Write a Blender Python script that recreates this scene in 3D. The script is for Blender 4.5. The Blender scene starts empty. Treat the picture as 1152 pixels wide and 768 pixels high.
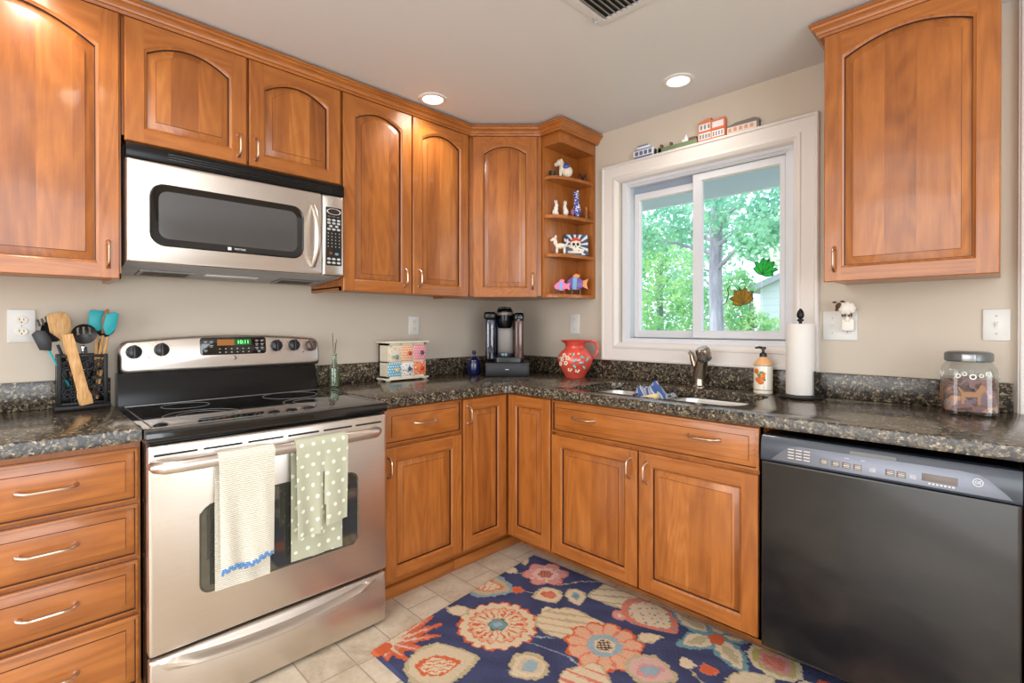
import bpy, bmesh, math, random
import numpy as np
from mathutils import Matrix, Vector, noise as mnoise
random.seed(7)
PI = math.pi
SC = bpy.context.scene
COL = SC.collection

# ------------------------------------------------------------------ camera, world, lights, exposure
cd = bpy.data.cameras.new('camera'); cam = bpy.data.objects.new('camera', cd); COL.objects.link(cam)
cam.location = (2.3899, -2.3636, 1.1453)
cam.rotation_euler = (PI/2 - .0045, 0, 2.3553 - PI/2)
cd.sensor_width = 36; cd.lens = 562.46/1152*36; cd.shift_x = .63/1152; cd.shift_y = -15.73/1152
cd.clip_start = .02; cd.clip_end = 200
SC.camera = cam
SC.view_settings.view_transform = 'Standard'; SC.view_settings.look = 'None'
SC.view_settings.gamma = 1; SC.view_settings.use_curve_mapping = False
SC.view_settings.exposure = -.20

W = bpy.data.worlds.new('world'); SC.world = W; W.use_nodes = True
wn = W.node_tree.nodes; wl = W.node_tree.links; wn.clear()
wo = wn.new('ShaderNodeOutputWorld'); wb = wn.new('ShaderNodeBackground'); sky = wn.new('ShaderNodeTexSky')
sky.sky_type = 'NISHITA'; sky.sun_disc = False; sky.sun_elevation = math.radians(50); sky.sun_rotation = math.radians(200); sky.air_density = 1; sky.dust_density = 3
mx = wn.new('ShaderNodeMix'); mx.data_type = 'RGBA'; mx.inputs['Factor'].default_value = .55; mx.inputs['B'].default_value = (4.6, 5.0, 5.4, 1)
wl.new(sky.outputs[0], mx.inputs['A']); wl.new(mx.outputs['Result'], wb.inputs[0]); wb.inputs[1].default_value = .60
wl.new(wb.outputs[0], wo.inputs[0])

def area(name, loc, rot, size, size_y, power, color):
    l = bpy.data.lights.new(name, 'AREA'); l.shape = 'RECTANGLE'; l.size = size; l.size_y = size_y
    l.energy = power; l.color = color
    o = bpy.data.objects.new(name, l); COL.objects.link(o); o.location = loc; o.rotation_euler = rot
    return o
# added fill lamps, as daylight from unseen openings behind and at right
area('daylight_fill_rear', (1.9, -4.72, 1.25), (PI/2, 0, 0), 2.3, 1.9, 46, (1, .98, .96))
area('daylight_fill_side', (4.42, -2.6, 1.3), (PI/2, 0, PI/2), 2.4, 1.8, 64, (.92, .96, 1))
area('ceiling_fill_light', (1.7, -2.9, 2.19), (0, 0, 0), 1.3, 1.3, 14, (1, .93, .86))  # added overhead fill lamp, unseen; no fixture is built for it
DOWN = [(.4375, -.938), (1.349, -.280), (.47, -2.32), (1.20, -2.10)]  # the last lamp is added, out of view at a guessed spot
for x, y in DOWN:
    l = bpy.data.lights.new('downlight_lamp', 'SPOT'); l.energy = {-.938: 11, -.280: 7, -2.32: 10, -2.10: 16}[y]; l.color = (1, .92, .82)
    l.spot_size = math.radians(150); l.spot_blend = .7; l.shadow_soft_size = .05
    o = bpy.data.objects.new('downlight_lamp', l); COL.objects.link(o); o.location = (x, y, 2.2)

# ------------------------------------------------------------------ helpers
def s2l(c):
    return tuple(((v/255)/12.92 if v/255 <= .04045 else ((v/255+.055)/1.055)**2.4) for v in c)
def rgb(*c): return s2l(c) + (1,)

def mat(name, color=None, rough=.5, metal=0, coat=0, spec=.5, emit=None, estr=0):
    m = bpy.data.materials.new(name); m.use_nodes = True
    b = m.node_tree.nodes['Principled BSDF']
    if color: b.inputs['Base Color'].default_value = rgb(*color)
    b.inputs['Roughness'].default_value = rough; b.inputs['Metallic'].default_value = metal
    b.inputs['Coat Weight'].default_value = coat; b.inputs['Coat Roughness'].default_value = .08
    b.inputs['Specular IOR Level'].default_value = spec
    if emit: b.inputs['Emission Color'].default_value = rgb(*emit); b.inputs['Emission Strength'].default_value = estr
    return m
class NT:
    def __init__(s, m): s.t = m.node_tree; s.b = s.t.nodes['Principled BSDF']
    def n(s, typ, **kw):
        x = s.t.nodes.new(typ)
        for k, v in kw.items(): setattr(x, k, v)
        return x
    def l(s, a, b): s.t.links.new(a, b)
    def math(s, op, a, b=None):
        x = s.n('ShaderNodeMath', operation=op)
        for i, v in enumerate((a, b)):
            if v is None: continue
            if isinstance(v, (int, float)): x.inputs[i].default_value = v
            else: s.l(v, x.inputs[i])
        return x.outputs[0]
    def ramp(s, fac, stops, interp='LINEAR'):
        x = s.n('ShaderNodeValToRGB'); x.color_ramp.interpolation = interp
        e = x.color_ramp.elements
        while len(e) < len(stops): e.new(.5)
        for i, (p, c) in enumerate(stops): e[i].position = p; e[i].color = rgb(*c)
        s.l(fac, x.inputs[0]); return x.outputs[0]
    def noise(s, vec, scale, detail=3, rough=.5, dist=0):
        x = s.n('ShaderNodeTexNoise'); x.inputs['Scale'].default_value = scale; x.inputs['Detail'].default_value = detail
        x.inputs['Roughness'].default_value = rough; x.inputs['Distortion'].default_value = dist
        if vec is not None: s.l(vec, x.inputs['Vector'])
        return x
    def mapping(s, vec, scale, loc=(0,0,0)):
        x = s.n('ShaderNodeMapping'); x.inputs['Scale'].default_value = scale; x.inputs['Location'].default_value = loc
        s.l(vec, x.inputs['Vector']); return x.outputs[0]
    def mix(s, f, a, b, blend='MIX'):
        x = s.n('ShaderNodeMix', data_type='RGBA', blend_type=blend)
        for k, v in (('Factor', f), ('A', a), ('B', b)):
            if isinstance(v, (int, float)): x.inputs[k].default_value = v
            elif isinstance(v, tuple): x.inputs[k].default_value = v
            else: s.l(v, x.inputs[k])
        return x.outputs['Result']
    def bump(s, h, strength=.2, dist=.002):
        x = s.n('ShaderNodeBump'); x.inputs['Strength'].default_value = strength; x.inputs['Distance'].default_value = dist
        s.l(h, x.inputs['Height']); s.l(x.outputs[0], s.b.inputs['Normal'])

def wood(name, grain, boards=False, tone=1.0):
    """cherry with the grain along z / x / y; boards = glued strips of differing tone"""
    m = mat(name, None, .33, 0, .3); t = NT(m)
    geo = t.n('ShaderNodeNewGeometry').outputs['Position']
    rnd = t.n('ShaderNodeObjectInfo').outputs['Random']
    off = t.n('ShaderNodeCombineXYZ')
    for i in range(3): t.l(t.math('MULTIPLY', rnd, 7.3 + 3*i), off.inputs[i])
    add = t.n('ShaderNodeVectorMath', operation='ADD'); t.l(geo, add.inputs[0]); t.l(off.outputs[0], add.inputs[1])
    p = add.outputs[0]
    if boards:                                            # each glued strip is cut from another place
        sx = t.n('ShaderNodeSeparateXYZ'); t.l(geo, sx.inputs[0])
        a = t.math('ADD', sx.outputs[0], sx.outputs[1]) if grain == 'z' else sx.outputs[2]
        c = t.math('FLOOR', t.math('DIVIDE', t.math('ADD', a, rnd), .083))
        wnz = t.n('ShaderNodeTexWhiteNoise', noise_dimensions='1D'); t.l(c, wnz.inputs['W'])
        sh = t.n('ShaderNodeVectorMath', operation='SCALE'); t.l(wnz.outputs['Color'], sh.inputs[0]); sh.inputs['Scale'].default_value = 6
        ad2 = t.n('ShaderNodeVectorMath', operation='ADD'); t.l(p, ad2.inputs[0]); t.l(sh.outputs[0], ad2.inputs[1]); p = ad2.outputs[0]
    sc = {'z': (1, 1, .13), 'x': (.13, 1, 1), 'y': (1, .13, 1)}[grain]
    mp = t.mapping(p, sc)
    big = t.noise(mp, 5, 2, .5, .6).outputs['Fac']
    rings = t.math('ADD', t.math('MULTIPLY', t.math('SINE', t.math('MULTIPLY', big, 95)), .5), .5)
    mid = t.noise(mp, 26, 4, .6, .5).outputs['Fac']
    fine = t.noise(t.mapping(p, tuple(v*(.35 if v < 1 else 1) for v in sc)), 170, 3, .65).outputs['Fac']
    blot = t.noise(t.mapping(p, tuple(.45 if v < 1 else 1 for v in sc)), 8, 4, .62, 1.0).outputs['Fac']
    f = t.math('ADD', t.math('MULTIPLY', rings, .055), t.math('ADD', .235, t.math('MULTIPLY', mid, .17)))
    f = t.math('ADD', f, t.math('MULTIPLY', fine, .12))
    f = t.math('ADD', f, t.math('MULTIPLY', blot, .20))
    if boards: f = t.math('ADD', f, t.math('MULTIPLY', t.math('SUBTRACT', wnz.outputs['Value'], .5), .13))
    k = tone
    c = t.ramp(f, [(.30, tuple(v*k for v in (104, 54, 20))), (.44, tuple(v*k for v in (150, 85, 34))), (.57, tuple(v*k for v in (180, 109, 47))), (.74, tuple(v*k for v in (210, 145, 78)))])
    t.l(c, t.b.inputs['Base Color']); t.bump(fine, .06, .001)
    return m
GROOVE = mat('dark_groove_line', (74, 36, 16), .5)  # darker brown on the groove and step faces of doors and drawers
WV = wood('cherry_wood_vertical', 'z'); WP = wood('cherry_wood_panel', 'z', True)
WX = wood('cherry_wood_along_x', 'x'); WY = wood('cherry_wood_along_y', 'y')
WSH = wood('cherry_wood_shelf', 'x')

def granite(name):
    m = mat(name, None, .17, 0, 0, .42); t = NT(m)
    geo = t.n('ShaderNodeNewGeometry').outputs['Position']
    d = t.noise(geo, 30, 2).outputs['Color']
    vm = t.n('ShaderNodeVectorMath', operation='MULTIPLY_ADD'); t.l(d, vm.inputs[0]); vm.inputs[1].default_value = (.02,)*3; t.l(geo, vm.inputs[2])
    def vor(sc):
        v = t.n('ShaderNodeTexVoronoi'); v.inputs['Scale'].default_value = sc; t.l(vm.outputs[0], v.inputs['Vector'])
        s = t.n('ShaderNodeSeparateColor'); t.l(v.outputs['Color'], s.inputs[0]); return s.outputs[0]
    a = t.math('ADD', t.math('MULTIPLY', vor(120), .45), t.math('MULTIPLY', vor(230), .30))
    a = t.math('ADD', a, t.math('MULTIPLY', t.noise(geo, 60, 4, .7).outputs['Fac'], .30))
    c = t.ramp(a, [(.30, (30, 28, 27)), (.48, (57, 51, 44)), (.62, (88, 77, 62)), (.75, (121, 107, 85)), (.88, (180, 170, 150))])
    t.l(c, t.b.inputs['Base Color']); return m
GR = granite('speckled_granite')

def steel(name, color, axis, rough=.3):
    m = mat(name, color, rough, 1); t = NT(m)
    geo = t.n('ShaderNodeNewGeometry').outputs['Position']
    sc = {'y': (40, .6, 40), 'x': (.6, 40, 40), 'z': (40, 40, .6)}[axis]
    n1 = t.noise(t.mapping(geo, sc), 12, 3, .6).outputs['Fac']
    n2 = t.noise(geo, 4, 2).outputs['Fac']
    r = t.math('ADD', rough-.03, t.math('MULTIPLY', n1, .06)); t.l(r, t.b.inputs['Roughness'])
    c = t.ramp(t.math('ADD', t.math('MULTIPLY', n1, .5), t.math('MULTIPLY', n2, .5)), [(.3, tuple(v*.97 for v in color)), (.7, tuple(min(255, v*1.02) for v in color))])
    t.l(c, t.b.inputs['Base Color']); t.bump(n1, .012, .0004); return m
SS = steel('brushed_steel', (222, 214, 206), 'y', .34); SSW = steel('sink_steel', (224, 222, 218), 'x', .4)
SSD = steel('grey_steel', (150, 148, 148), 'y', .4)
NICK = mat('brushed_nickel', (214, 190, 170), .28, 1)
FNICK = mat('faucet_nickel', (178, 165, 150), .25, 1)
CHROME = mat('chrome', (220, 220, 220), .1, 1)
BLKG = mat('black_glass', (10, 10, 11), .04, 0, .6)
BLKP = mat('black_plastic', (16, 16, 18), .3)
BLKM = mat('black_enamel', (12, 12, 13), .2, 0, 0, .35)
BLKIRON = mat('black_iron', (22, 21, 22), .45, .3)
DGREY = mat('dark_grey', (52, 54, 58), .5)
WHITE = mat('white_paint', (224, 218, 213), .38); VINYL = mat('white_vinyl', (214, 216, 222), .35)
PLATE = mat('white_plastic_plate', (220, 219, 215), .3)
CREAMP = mat('cream_plastic', (224, 216, 200), .3)
SLOT = mat('dark_slot', (40, 38, 36), .6)

def wallmat(name, color, sc=180, st=.12):
    m = mat(name, color, .75); t = NT(m); geo = t.n('ShaderNodeNewGeometry').outputs['Position']
    t.bump(t.noise(geo, sc, 3).outputs['Fac'], st, .002); return m
WALLM = wallmat('beige_wall_paint', (204, 192, 176)); CEILM = wallmat('ceiling_paint', (222, 219, 218), 120, .2)

def floormat():
    m = mat('beige_stone_look_vinyl', None, .33); t = NT(m)
    geo = t.n('ShaderNodeNewGeometry').outputs['Position']
    br = t.n('ShaderNodeTexBrick'); br.offset = .5; br.offset_frequency = 2; br.squash = .55; br.squash_frequency = 2
    br.inputs['Scale'].default_value = 1; br.inputs['Mortar Size'].default_value = .0028; br.inputs['Mortar Smooth'].default_value = .3
    br.inputs['Brick Width'].default_value = .30; br.inputs['Row Height'].default_value = .152; br.inputs['Bias'].default_value = 0
    br.inputs['Color1'].default_value = (0, 0, 0, 1); br.inputs['Color2'].default_value = (1, 1, 1, 1); br.inputs['Mortar'].default_value = (.5,)*3 + (1,)
    t.l(t.mapping(geo, (1, 1, 1), (.07, .02, 0)), br.inputs['Vector'])
    n = t.noise(geo, 9, 8, .65, .6).outputs['Fac']; n2 = t.noise(geo, 60, 4, .7).outputs['Fac']
    sc = t.n('ShaderNodeSeparateColor'); t.l(br.outputs['Color'], sc.inputs[0])
    f = t.math('ADD', t.math('MULTIPLY', n, .62), t.math('ADD', t.math('MULTIPLY', n2, .22), t.math('MULTIPLY', sc.outputs[0], .13)))
    c = t.ramp(f, [(.30, (170, 154, 132)), (.45, (204, 189, 166)), (.58, (220, 208, 188)), (.75, (234, 225, 208))])
    c = t.mix(br.outputs['Fac'], c, rgb(160, 147, 126))
    t.l(c, t.b.inputs['Base Color']); return m
FLOORM = floormat()

def glassmat(name, tint=(255, 255, 255), refl=.06, rough=.0):
    m = bpy.data.materials.new(name); m.use_nodes = True; nt = m.node_tree; nt.nodes.clear()
    o = nt.nodes.new('ShaderNodeOutputMaterial'); mixn = nt.nodes.new('ShaderNodeMixShader')
    tr = nt.nodes.new('ShaderNodeBsdfTransparent'); tr.inputs[0].default_value = rgb(*tint)
    g = nt.nodes.new('ShaderNodeBsdfGlossy'); g.inputs['Roughness'].default_value = rough
    fr = nt.nodes.new('ShaderNodeLayerWeight'); fr.inputs[0].default_value = refl*3
    mu = nt.nodes.new('ShaderNodeMath'); mu.operation = 'MULTIPLY_ADD'; mu.inputs[1].default_value = .6; mu.inputs[2].default_value = refl
    nt.links.new(fr.outputs['Facing'], mu.inputs[0]); nt.links.new(mu.outputs[0], mixn.inputs[0])
    nt.links.new(tr.outputs[0], mixn.inputs[1]); nt.links.new(g.outputs[0], mixn.inputs[2]); nt.links.new(mixn.outputs[0], o.inputs[0])
    return m
GLASS = glassmat('window_glass', (250, 252, 255), .02)
JAR = glassmat('clear_jar_glass', (245, 248, 248), .06)
GREENG = glassmat('pale_green_glass', (228, 238, 224), .07)
TANK = glassmat('blue_smoked_glass', (120, 156, 206), .12)

# geometry
def T(x, y, z): return Matrix.Translation((x, y, z))
def RZ(a): return Matrix.Rotation(a, 4, 'Z')
def RX(a): return Matrix.Rotation(a, 4, 'X')
def RY(a): return Matrix.Rotation(a, 4, 'Y')
def frame(O, U, V, N):
    m = Matrix.Identity(4)
    for i, c in enumerate((U, V, N, O)):
        for r in range(3): m[r][i] = c[r]
    return m
q = math.sqrt(.5)
def FS(x): return frame((x, 0, 0), (0, 1, 0), (0, 0, 1), (1, 0, 0))      # stove wall: u = y, outward = +x
def FW(y): return frame((0, y, 0), (1, 0, 0), (0, 0, 1), (0, -1, 0))     # window wall: u = x, outward = -y
def FD(off): return frame((off*q, -off*q, 0), (q, q, 0), (0, 0, 1), (q, -q, 0))

def merge(bm, tb, M=None, mi=0):
    if M is not None: bmesh.ops.transform(tb, matrix=M, verts=tb.verts)
    me = bpy.data.meshes.new('tmp')
    for f in tb.faces:
        if mi: f.material_index = mi
    tb.to_mesh(me); tb.free(); bm.from_mesh(me); bpy.data.meshes.remove(me)
def box(bm, lo, hi, M=None, bev=0, seg=2, mi=0):
    tb = bmesh.new(); bmesh.ops.create_cube(tb, size=1)
    for v in tb.verts:
        for i in range(3): v.co[i] = lo[i] + (v.co[i]+.5)*(hi[i]-lo[i])
    if bev: bmesh.ops.bevel(tb, geom=tb.edges[:], offset=bev, segments=seg, profile=.5, affect='EDGES')
    merge(bm, tb, M, mi)
def prism(bm, pts, w0, w1, M=None, bev=0, seg=2, mi=0):
    """outline in (u, v), from depth w0 to w1"""
    tb = bmesh.new(); vs = [tb.verts.new((p[0], p[1], w0)) for p in pts]; f = tb.faces.new(vs)
    r = bmesh.ops.extrude_face_region(tb, geom=[f])
    nv = [e for e in r['geom'] if isinstance(e, bmesh.types.BMVert)]
    for v in nv: v.co.z = w1
    bmesh.ops.recalc_face_normals(tb, faces=tb.faces[:])
    if bev:
        ed = [e for e in tb.edges if all(abs(v.co.z-w1) < 1e-7 for v in e.verts)]
        bmesh.ops.bevel(tb, geom=ed, offset=bev, segments=seg, profile=.5, affect='EDGES')
    merge(bm, tb, M, mi)
def lathe(bm, prof, M=None, n=24, mi=0, sx=1, sy=1):
    tb = bmesh.new(); rings = []
    for r, z in prof:
        if r < 1e-6: rings.append([tb.verts.new((0, 0, z))])
        else: rings.append([tb.verts.new((sx*r*math.cos(2*PI*i/n), sy*r*math.sin(2*PI*i/n), z)) for i in range(n)])
    for a, b in zip(rings, rings[1:]):
        for i in range(n):
            j = (i+1) % n
            if len(a) == 1 and len(b) == 1: continue
            if len(a) == 1: tb.faces.new((a[0], b[i], b[j]))
            elif len(b) == 1: tb.faces.new((a[i], a[j], b[0]))
            else: tb.faces.new((a[i], a[j], b[j], b[i]))
    bmesh.ops.recalc_face_normals(tb, faces=tb.faces[:])
    merge(bm, tb, M, mi)
def tube(bm, pts, rad, M=None, n=10, closed=False, mi=0, flat=1.0, cap=True):
    pts = [Vector(p) for p in pts]; N = len(pts)
    rads = rad if isinstance(rad, (list, tuple)) else [rad]*N
    tb = bmesh.new(); rings = []; up = None
    for i, p in enumerate(pts):
        if closed: d = (pts[(i+1) % N]-pts[i-1])
        else: d = pts[min(i+1, N-1)]-pts[max(i-1, 0)]
        d.normalize()
        if up is None: up = Vector((0, 0, 1)) if abs(d.z) < .9 else Vector((1, 0, 0))
        a = d.cross(up); a.normalize(); b = a.cross(d); b.normalize(); up = b
        rings.append([tb.verts.new(p + rads[i]*(math.cos(2*PI*k/n)*a + flat*math.sin(2*PI*k/n)*b)) for k in range(n)])
    m = N if closed else N-1
    for i in range(m):
        A, B = rings[i], rings[(i+1) % N]
        for k in range(n): tb.faces.new((A[k], A[(k+1) % n], B[(k+1) % n], B[k]))
    if not closed and cap: tb.faces.new(rings[0][::-1]); tb.faces.new(rings[-1])
    bmesh.ops.recalc_face_normals(tb, faces=tb.faces[:])
    merge(bm, tb, M, mi)
def ell(bm, c, r, M=None, seg=16, rot=None, mi=0):
    tb = bmesh.new(); bmesh.ops.create_uvsphere(tb, u_segments=seg, v_segments=max(6, seg*2//3), radius=1)
    X = Matrix.Translation(c) @ (rot or Matrix.Identity(4)) @ Matrix.Diagonal((*r, 1))
    merge(bm, tb, (M @ X) if M is not None else X, mi)
def arc(cx, cy, r, a0, a1, n, z=None):
    o = []
    for i in range(n+1):
        a = math.radians(a0 + (a1-a0)*i/n); p = (cx+r*math.cos(a), cy+r*math.sin(a)); o.append(p if z is None else (*p, z))
    return o
def rrect(u0, u1, v0, v1, r, n=5):
    return arc(u1-r, v0+r, r, -90, 0, n)+arc(u1-r, v1-r, r, 0, 90, n)+arc(u0+r, v1-r, r, 90, 180, n)+arc(u0+r, v0+r, r, 180, 270, n)
def loops(bm, LL, M=None, fill0=True, fill1=True, mi=0):
    """bridge successive closed loops of equal length (3-D points)"""
    tb = bmesh.new(); R = [[tb.verts.new(p) for p in L] for L in LL]; n = len(R[0])
    for a, b in zip(R, R[1:]):
        for i in range(n): tb.faces.new((a[i], a[(i+1) % n], b[(i+1) % n], b[i]))
    if fill0: tb.faces.new(R[0][::-1])
    if fill1: tb.faces.new(R[-1])
    bmesh.ops.recalc_face_normals(tb, faces=tb.faces[:])
    merge(bm, tb, M, mi)

LOC = {}
def thing(name, label, cat, loc, group=None):
    o = bpy.data.objects.new(name, None); COL.objects.link(o); o.location = loc; o.empty_display_size = .05
    o['label'] = label; o['category'] = cat
    if group: o['group'] = group
    LOC[o.name] = Vector(loc); return o
SPLIT = {'keypad_buttons': 'keypad_button', 'console_keys': 'console_key', 'feet': 'foot', 'burner_rings': 'burner_ring', 'vent_slots': 'vent_slot', 'louvres': 'louvre', 'buttons': 'button', 'slots': 'slot', 'screws': 'screw', 'side_rods': 'side_rod', 'legs': 'leg', 'fins': 'fin', 'wings': 'wing', 'eye_sockets': 'eye_socket', 'figures': 'figure', 'twigs': 'twig', 'rails': 'rail', 'filter_frames': 'filter_frame', 'indicator_lights': 'indicator_light', 'windows': 'window', 'ring_prints': 'ring_print', 'dog_prints': 'dog_print', 'patch_prints': 'patch_print'}
def obj(name, bm, m, parent=None, label=None, cat=None, group=None, kind=None, loc=None, smooth=35):
    if name in SPLIT:
        bmesh.ops.remove_doubles(bm, verts=bm.verts, dist=1e-6); left = set(bm.verts); comps = []
        while left:
            st = [left.pop()]; comp = [st[0]]
            while st:
                v = st.pop()
                for e in v.link_edges:
                    w = e.other_vert(v)
                    if w in left: left.discard(w); st.append(w); comp.append(w)
            comps.append(comp)
        comps.sort(key=lambda c: (round(c[0].co.y, 3), c[0].co.x)); first = None
        for comp in comps:
            b2 = bmesh.new(); mp = {v: b2.verts.new(v.co) for v in comp}
            for f in {f for v in comp for f in v.link_faces}:
                nf = b2.faces.new([mp[v] for v in f.verts]); nf.material_index = f.material_index
            o_ = obj(SPLIT[name], b2, m, parent, smooth=smooth)
            first = first or o_
        bm.free(); return first
    me = bpy.data.meshes.new(name)
    L = LOC[parent.name] if parent else Vector(loc or (0, 0, 0))
    bmesh.ops.remove_doubles(bm, verts=bm.verts, dist=1e-6)
    bmesh.ops.translate(bm, vec=-L, verts=bm.verts)
    bm.to_mesh(me); bm.free()
    for x in (m if isinstance(m, (list, tuple)) else [m]): me.materials.append(x)
    if smooth: me.shade_smooth(); me.set_sharp_from_angle(angle=math.radians(smooth))
    o = bpy.data.objects.new(name, me); COL.objects.link(o)
    if parent: o.parent = parent
    else: o.location = L
    LOC[o.name] = L
    if label: o['label'] = label
    if cat: o['category'] = cat
    if group: o['group'] = group
    if kind: o['kind'] = kind
    return o
def struct(name, bm, m, **k): return obj(name, bm, m, kind='structure', **k)
def B(): return bmesh.new()
def text(name, s, size, M, m, parent, depth=.0006, align='CENTER'):
    c = bpy.data.curves.new(name, 'FONT'); c.body = s; c.size = size; c.align_x = align; c.align_y = 'CENTER'; c.extrude = depth
    t = bpy.data.objects.new(name, c); COL.objects.link(t)
    dg = bpy.context.evaluated_depsgraph_get(); me = bpy.data.meshes.new_from_object(t.evaluated_get(dg))
    bpy.data.objects.remove(t); bm = B(); bm.from_mesh(me); bpy.data.meshes.remove(me)
    bmesh.ops.transform(bm, matrix=M, verts=bm.verts)
    return obj(name, bm, m, parent, smooth=0)

# ------------------------------------------------------------------ room shell
CZ = 2.225
b = B(); box(b, (-.12, -4.7, -.06), (4.6, .12, 0)); struct('floor', b, FLOORM)
b = B(); box(b, (-.12, -4.7, CZ), (4.6, .12, CZ+.1)); struct('ceiling', b, CEILM)
b = B(); box(b, (-.12, -4.7, 0), (0, .12, CZ)); struct('wall_left', b, WALLM)
OX0, OX1, OZ0, OZ1 = .868, 1.742, 1.035, 1.942
b = B()
box(b, (0, 0, 0), (OX0, .12, CZ)); box(b, (OX1, 0, 0), (4.6, .12, CZ)); box(b, (OX0, 0, 0), (OX1, .12, OZ0)); box(b, (OX0, 0, OZ1), (OX1, .12, CZ))
struct('wall_back', b, WALLM)
b = B(); box(b, (0, -4.88, 0), (.6, -4.78, CZ)); box(b, (3.2, -4.88, 0), (4.6, -4.78, CZ)); box(b, (.6, -4.88, 2.3-.1), (3.2, -4.78, CZ)); box(b, (.6, -4.88, 0), (3.2, -4.78, .25))
struct('wall_front', b, WALLM)
b = B(); box(b, (4.5, -4.7, 0), (4.6, -3.9, CZ)); box(b, (4.5, -1.3, 0), (4.6, 0, CZ)); box(b, (4.5, -3.9, 0), (4.6, -1.3, .35)); box(b, (4.5, -3.9, 2.15), (4.6, -1.3, CZ))
struct('wall_right', b, WALLM)
# white casing at the right end of the counter
b = B(); box(b, (2.468, -.022, .0), (2.535, 0, CZ-.002), bev=.003); box(b, (2.475, -.028, .0), (2.485, -.02, CZ-.002), bev=.002)
# (casing front edge shows right of the last switch plate)
bmesh.ops.translate(b, vec=(-.062, 0, 0), verts=b.verts); struct('trim_1', b, WHITE)

# window casing (picture frame moulding)
def picframe(bm, M, u0, u1, v0, v1, prof):
    LL = []
    for ins, w in prof:
        LL.append([(u0+ins, v0+ins, w), (u1-ins, v0+ins, w), (u1-ins, v1-ins, w), (u0+ins, v1-ins, w)])
    loops(bm, LL, M, False, False)
b = B(); M = FW(0)
picframe(b, M, .768, 1.832, .953, 2.024, [(0, 0), (0, .026), (.004, .030), (.012, .030), (.016, .024), (.030, .023), (.052, .019), (.066, .016), (.070, .020), (.080, .021), (.088, .016), (.094, .012), (.098, .006), (.098, -.09), (.13, -.09)])
struct('trim_2', b, WHITE)
# vinyl slider: outer frame, left sash (further out), right sash (nearer)
win = thing('window_1', '', '', (1.3, .05, 1.035)); del win['label']; del win['category']; win['kind'] = 'structure'
b = B(); M = FW(0)
picframe(b, M, .872, 1.738, 1.040, 1.938, [(0, -.10), (0, -.022), (.028, -.022), (.030, -.028), (.036, -.028), (.036, -.10)])
picframe(b, M, .905, 1.700, 1.068, 1.905, [(0, -.10), (0, -.034), (.008, -.034), (.008, -.10)])
obj('window_frame', b, VINYL, win)
def sash(name, u0, u1, v0, v1, w, wl_, wr_, wb_, wt_):
    bm = B(); th = .024
    gl = (u0+wl_, u1-wr_, v0+wb_, v1-wt_)
    def L(i, j, k, l, w): return [(i, k, w), (j, k, w), (j, l, w), (i, l, w)]
    g0, g1, g2, g3 = gl
    loops(bm, [L(u0, u1, v0, v1, w-th), L(u0, u1, v0, v1, w-.003), L(u0+.003, u1-.003, v0+.003, v1-.003, w), L(g0-.006, g1+.006, g2-.006, g3+.006, w), L(g0, g1, g2, g3, w-.008), L(g0, g1, g2, g3, w-th)], FW(0), False, False)
    s = obj(name, bm, VINYL, win)
    bm = B(); box(bm, (g0-.004, g2-.004, w-.016), (g1+.004, g3+.004, w-.012), FW(0)); obj('glass_pane', bm, GLASS, s)
    return s
b = B(); box(b, (.90, 1.858, -.086), (1.30, 1.90, -.074), FW(0)); obj('head_filler', b, mat('grey_blue_vinyl', (150, 164, 180), .5), win)
sash('left_sash', .925, 1.292, 1.078, 1.862, -.062, .034, .030, .040, .040)
sash('right_sash', 1.270, 1.692, 1.082, 1.892, -.032, .048, .026, .038, .040)

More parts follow.
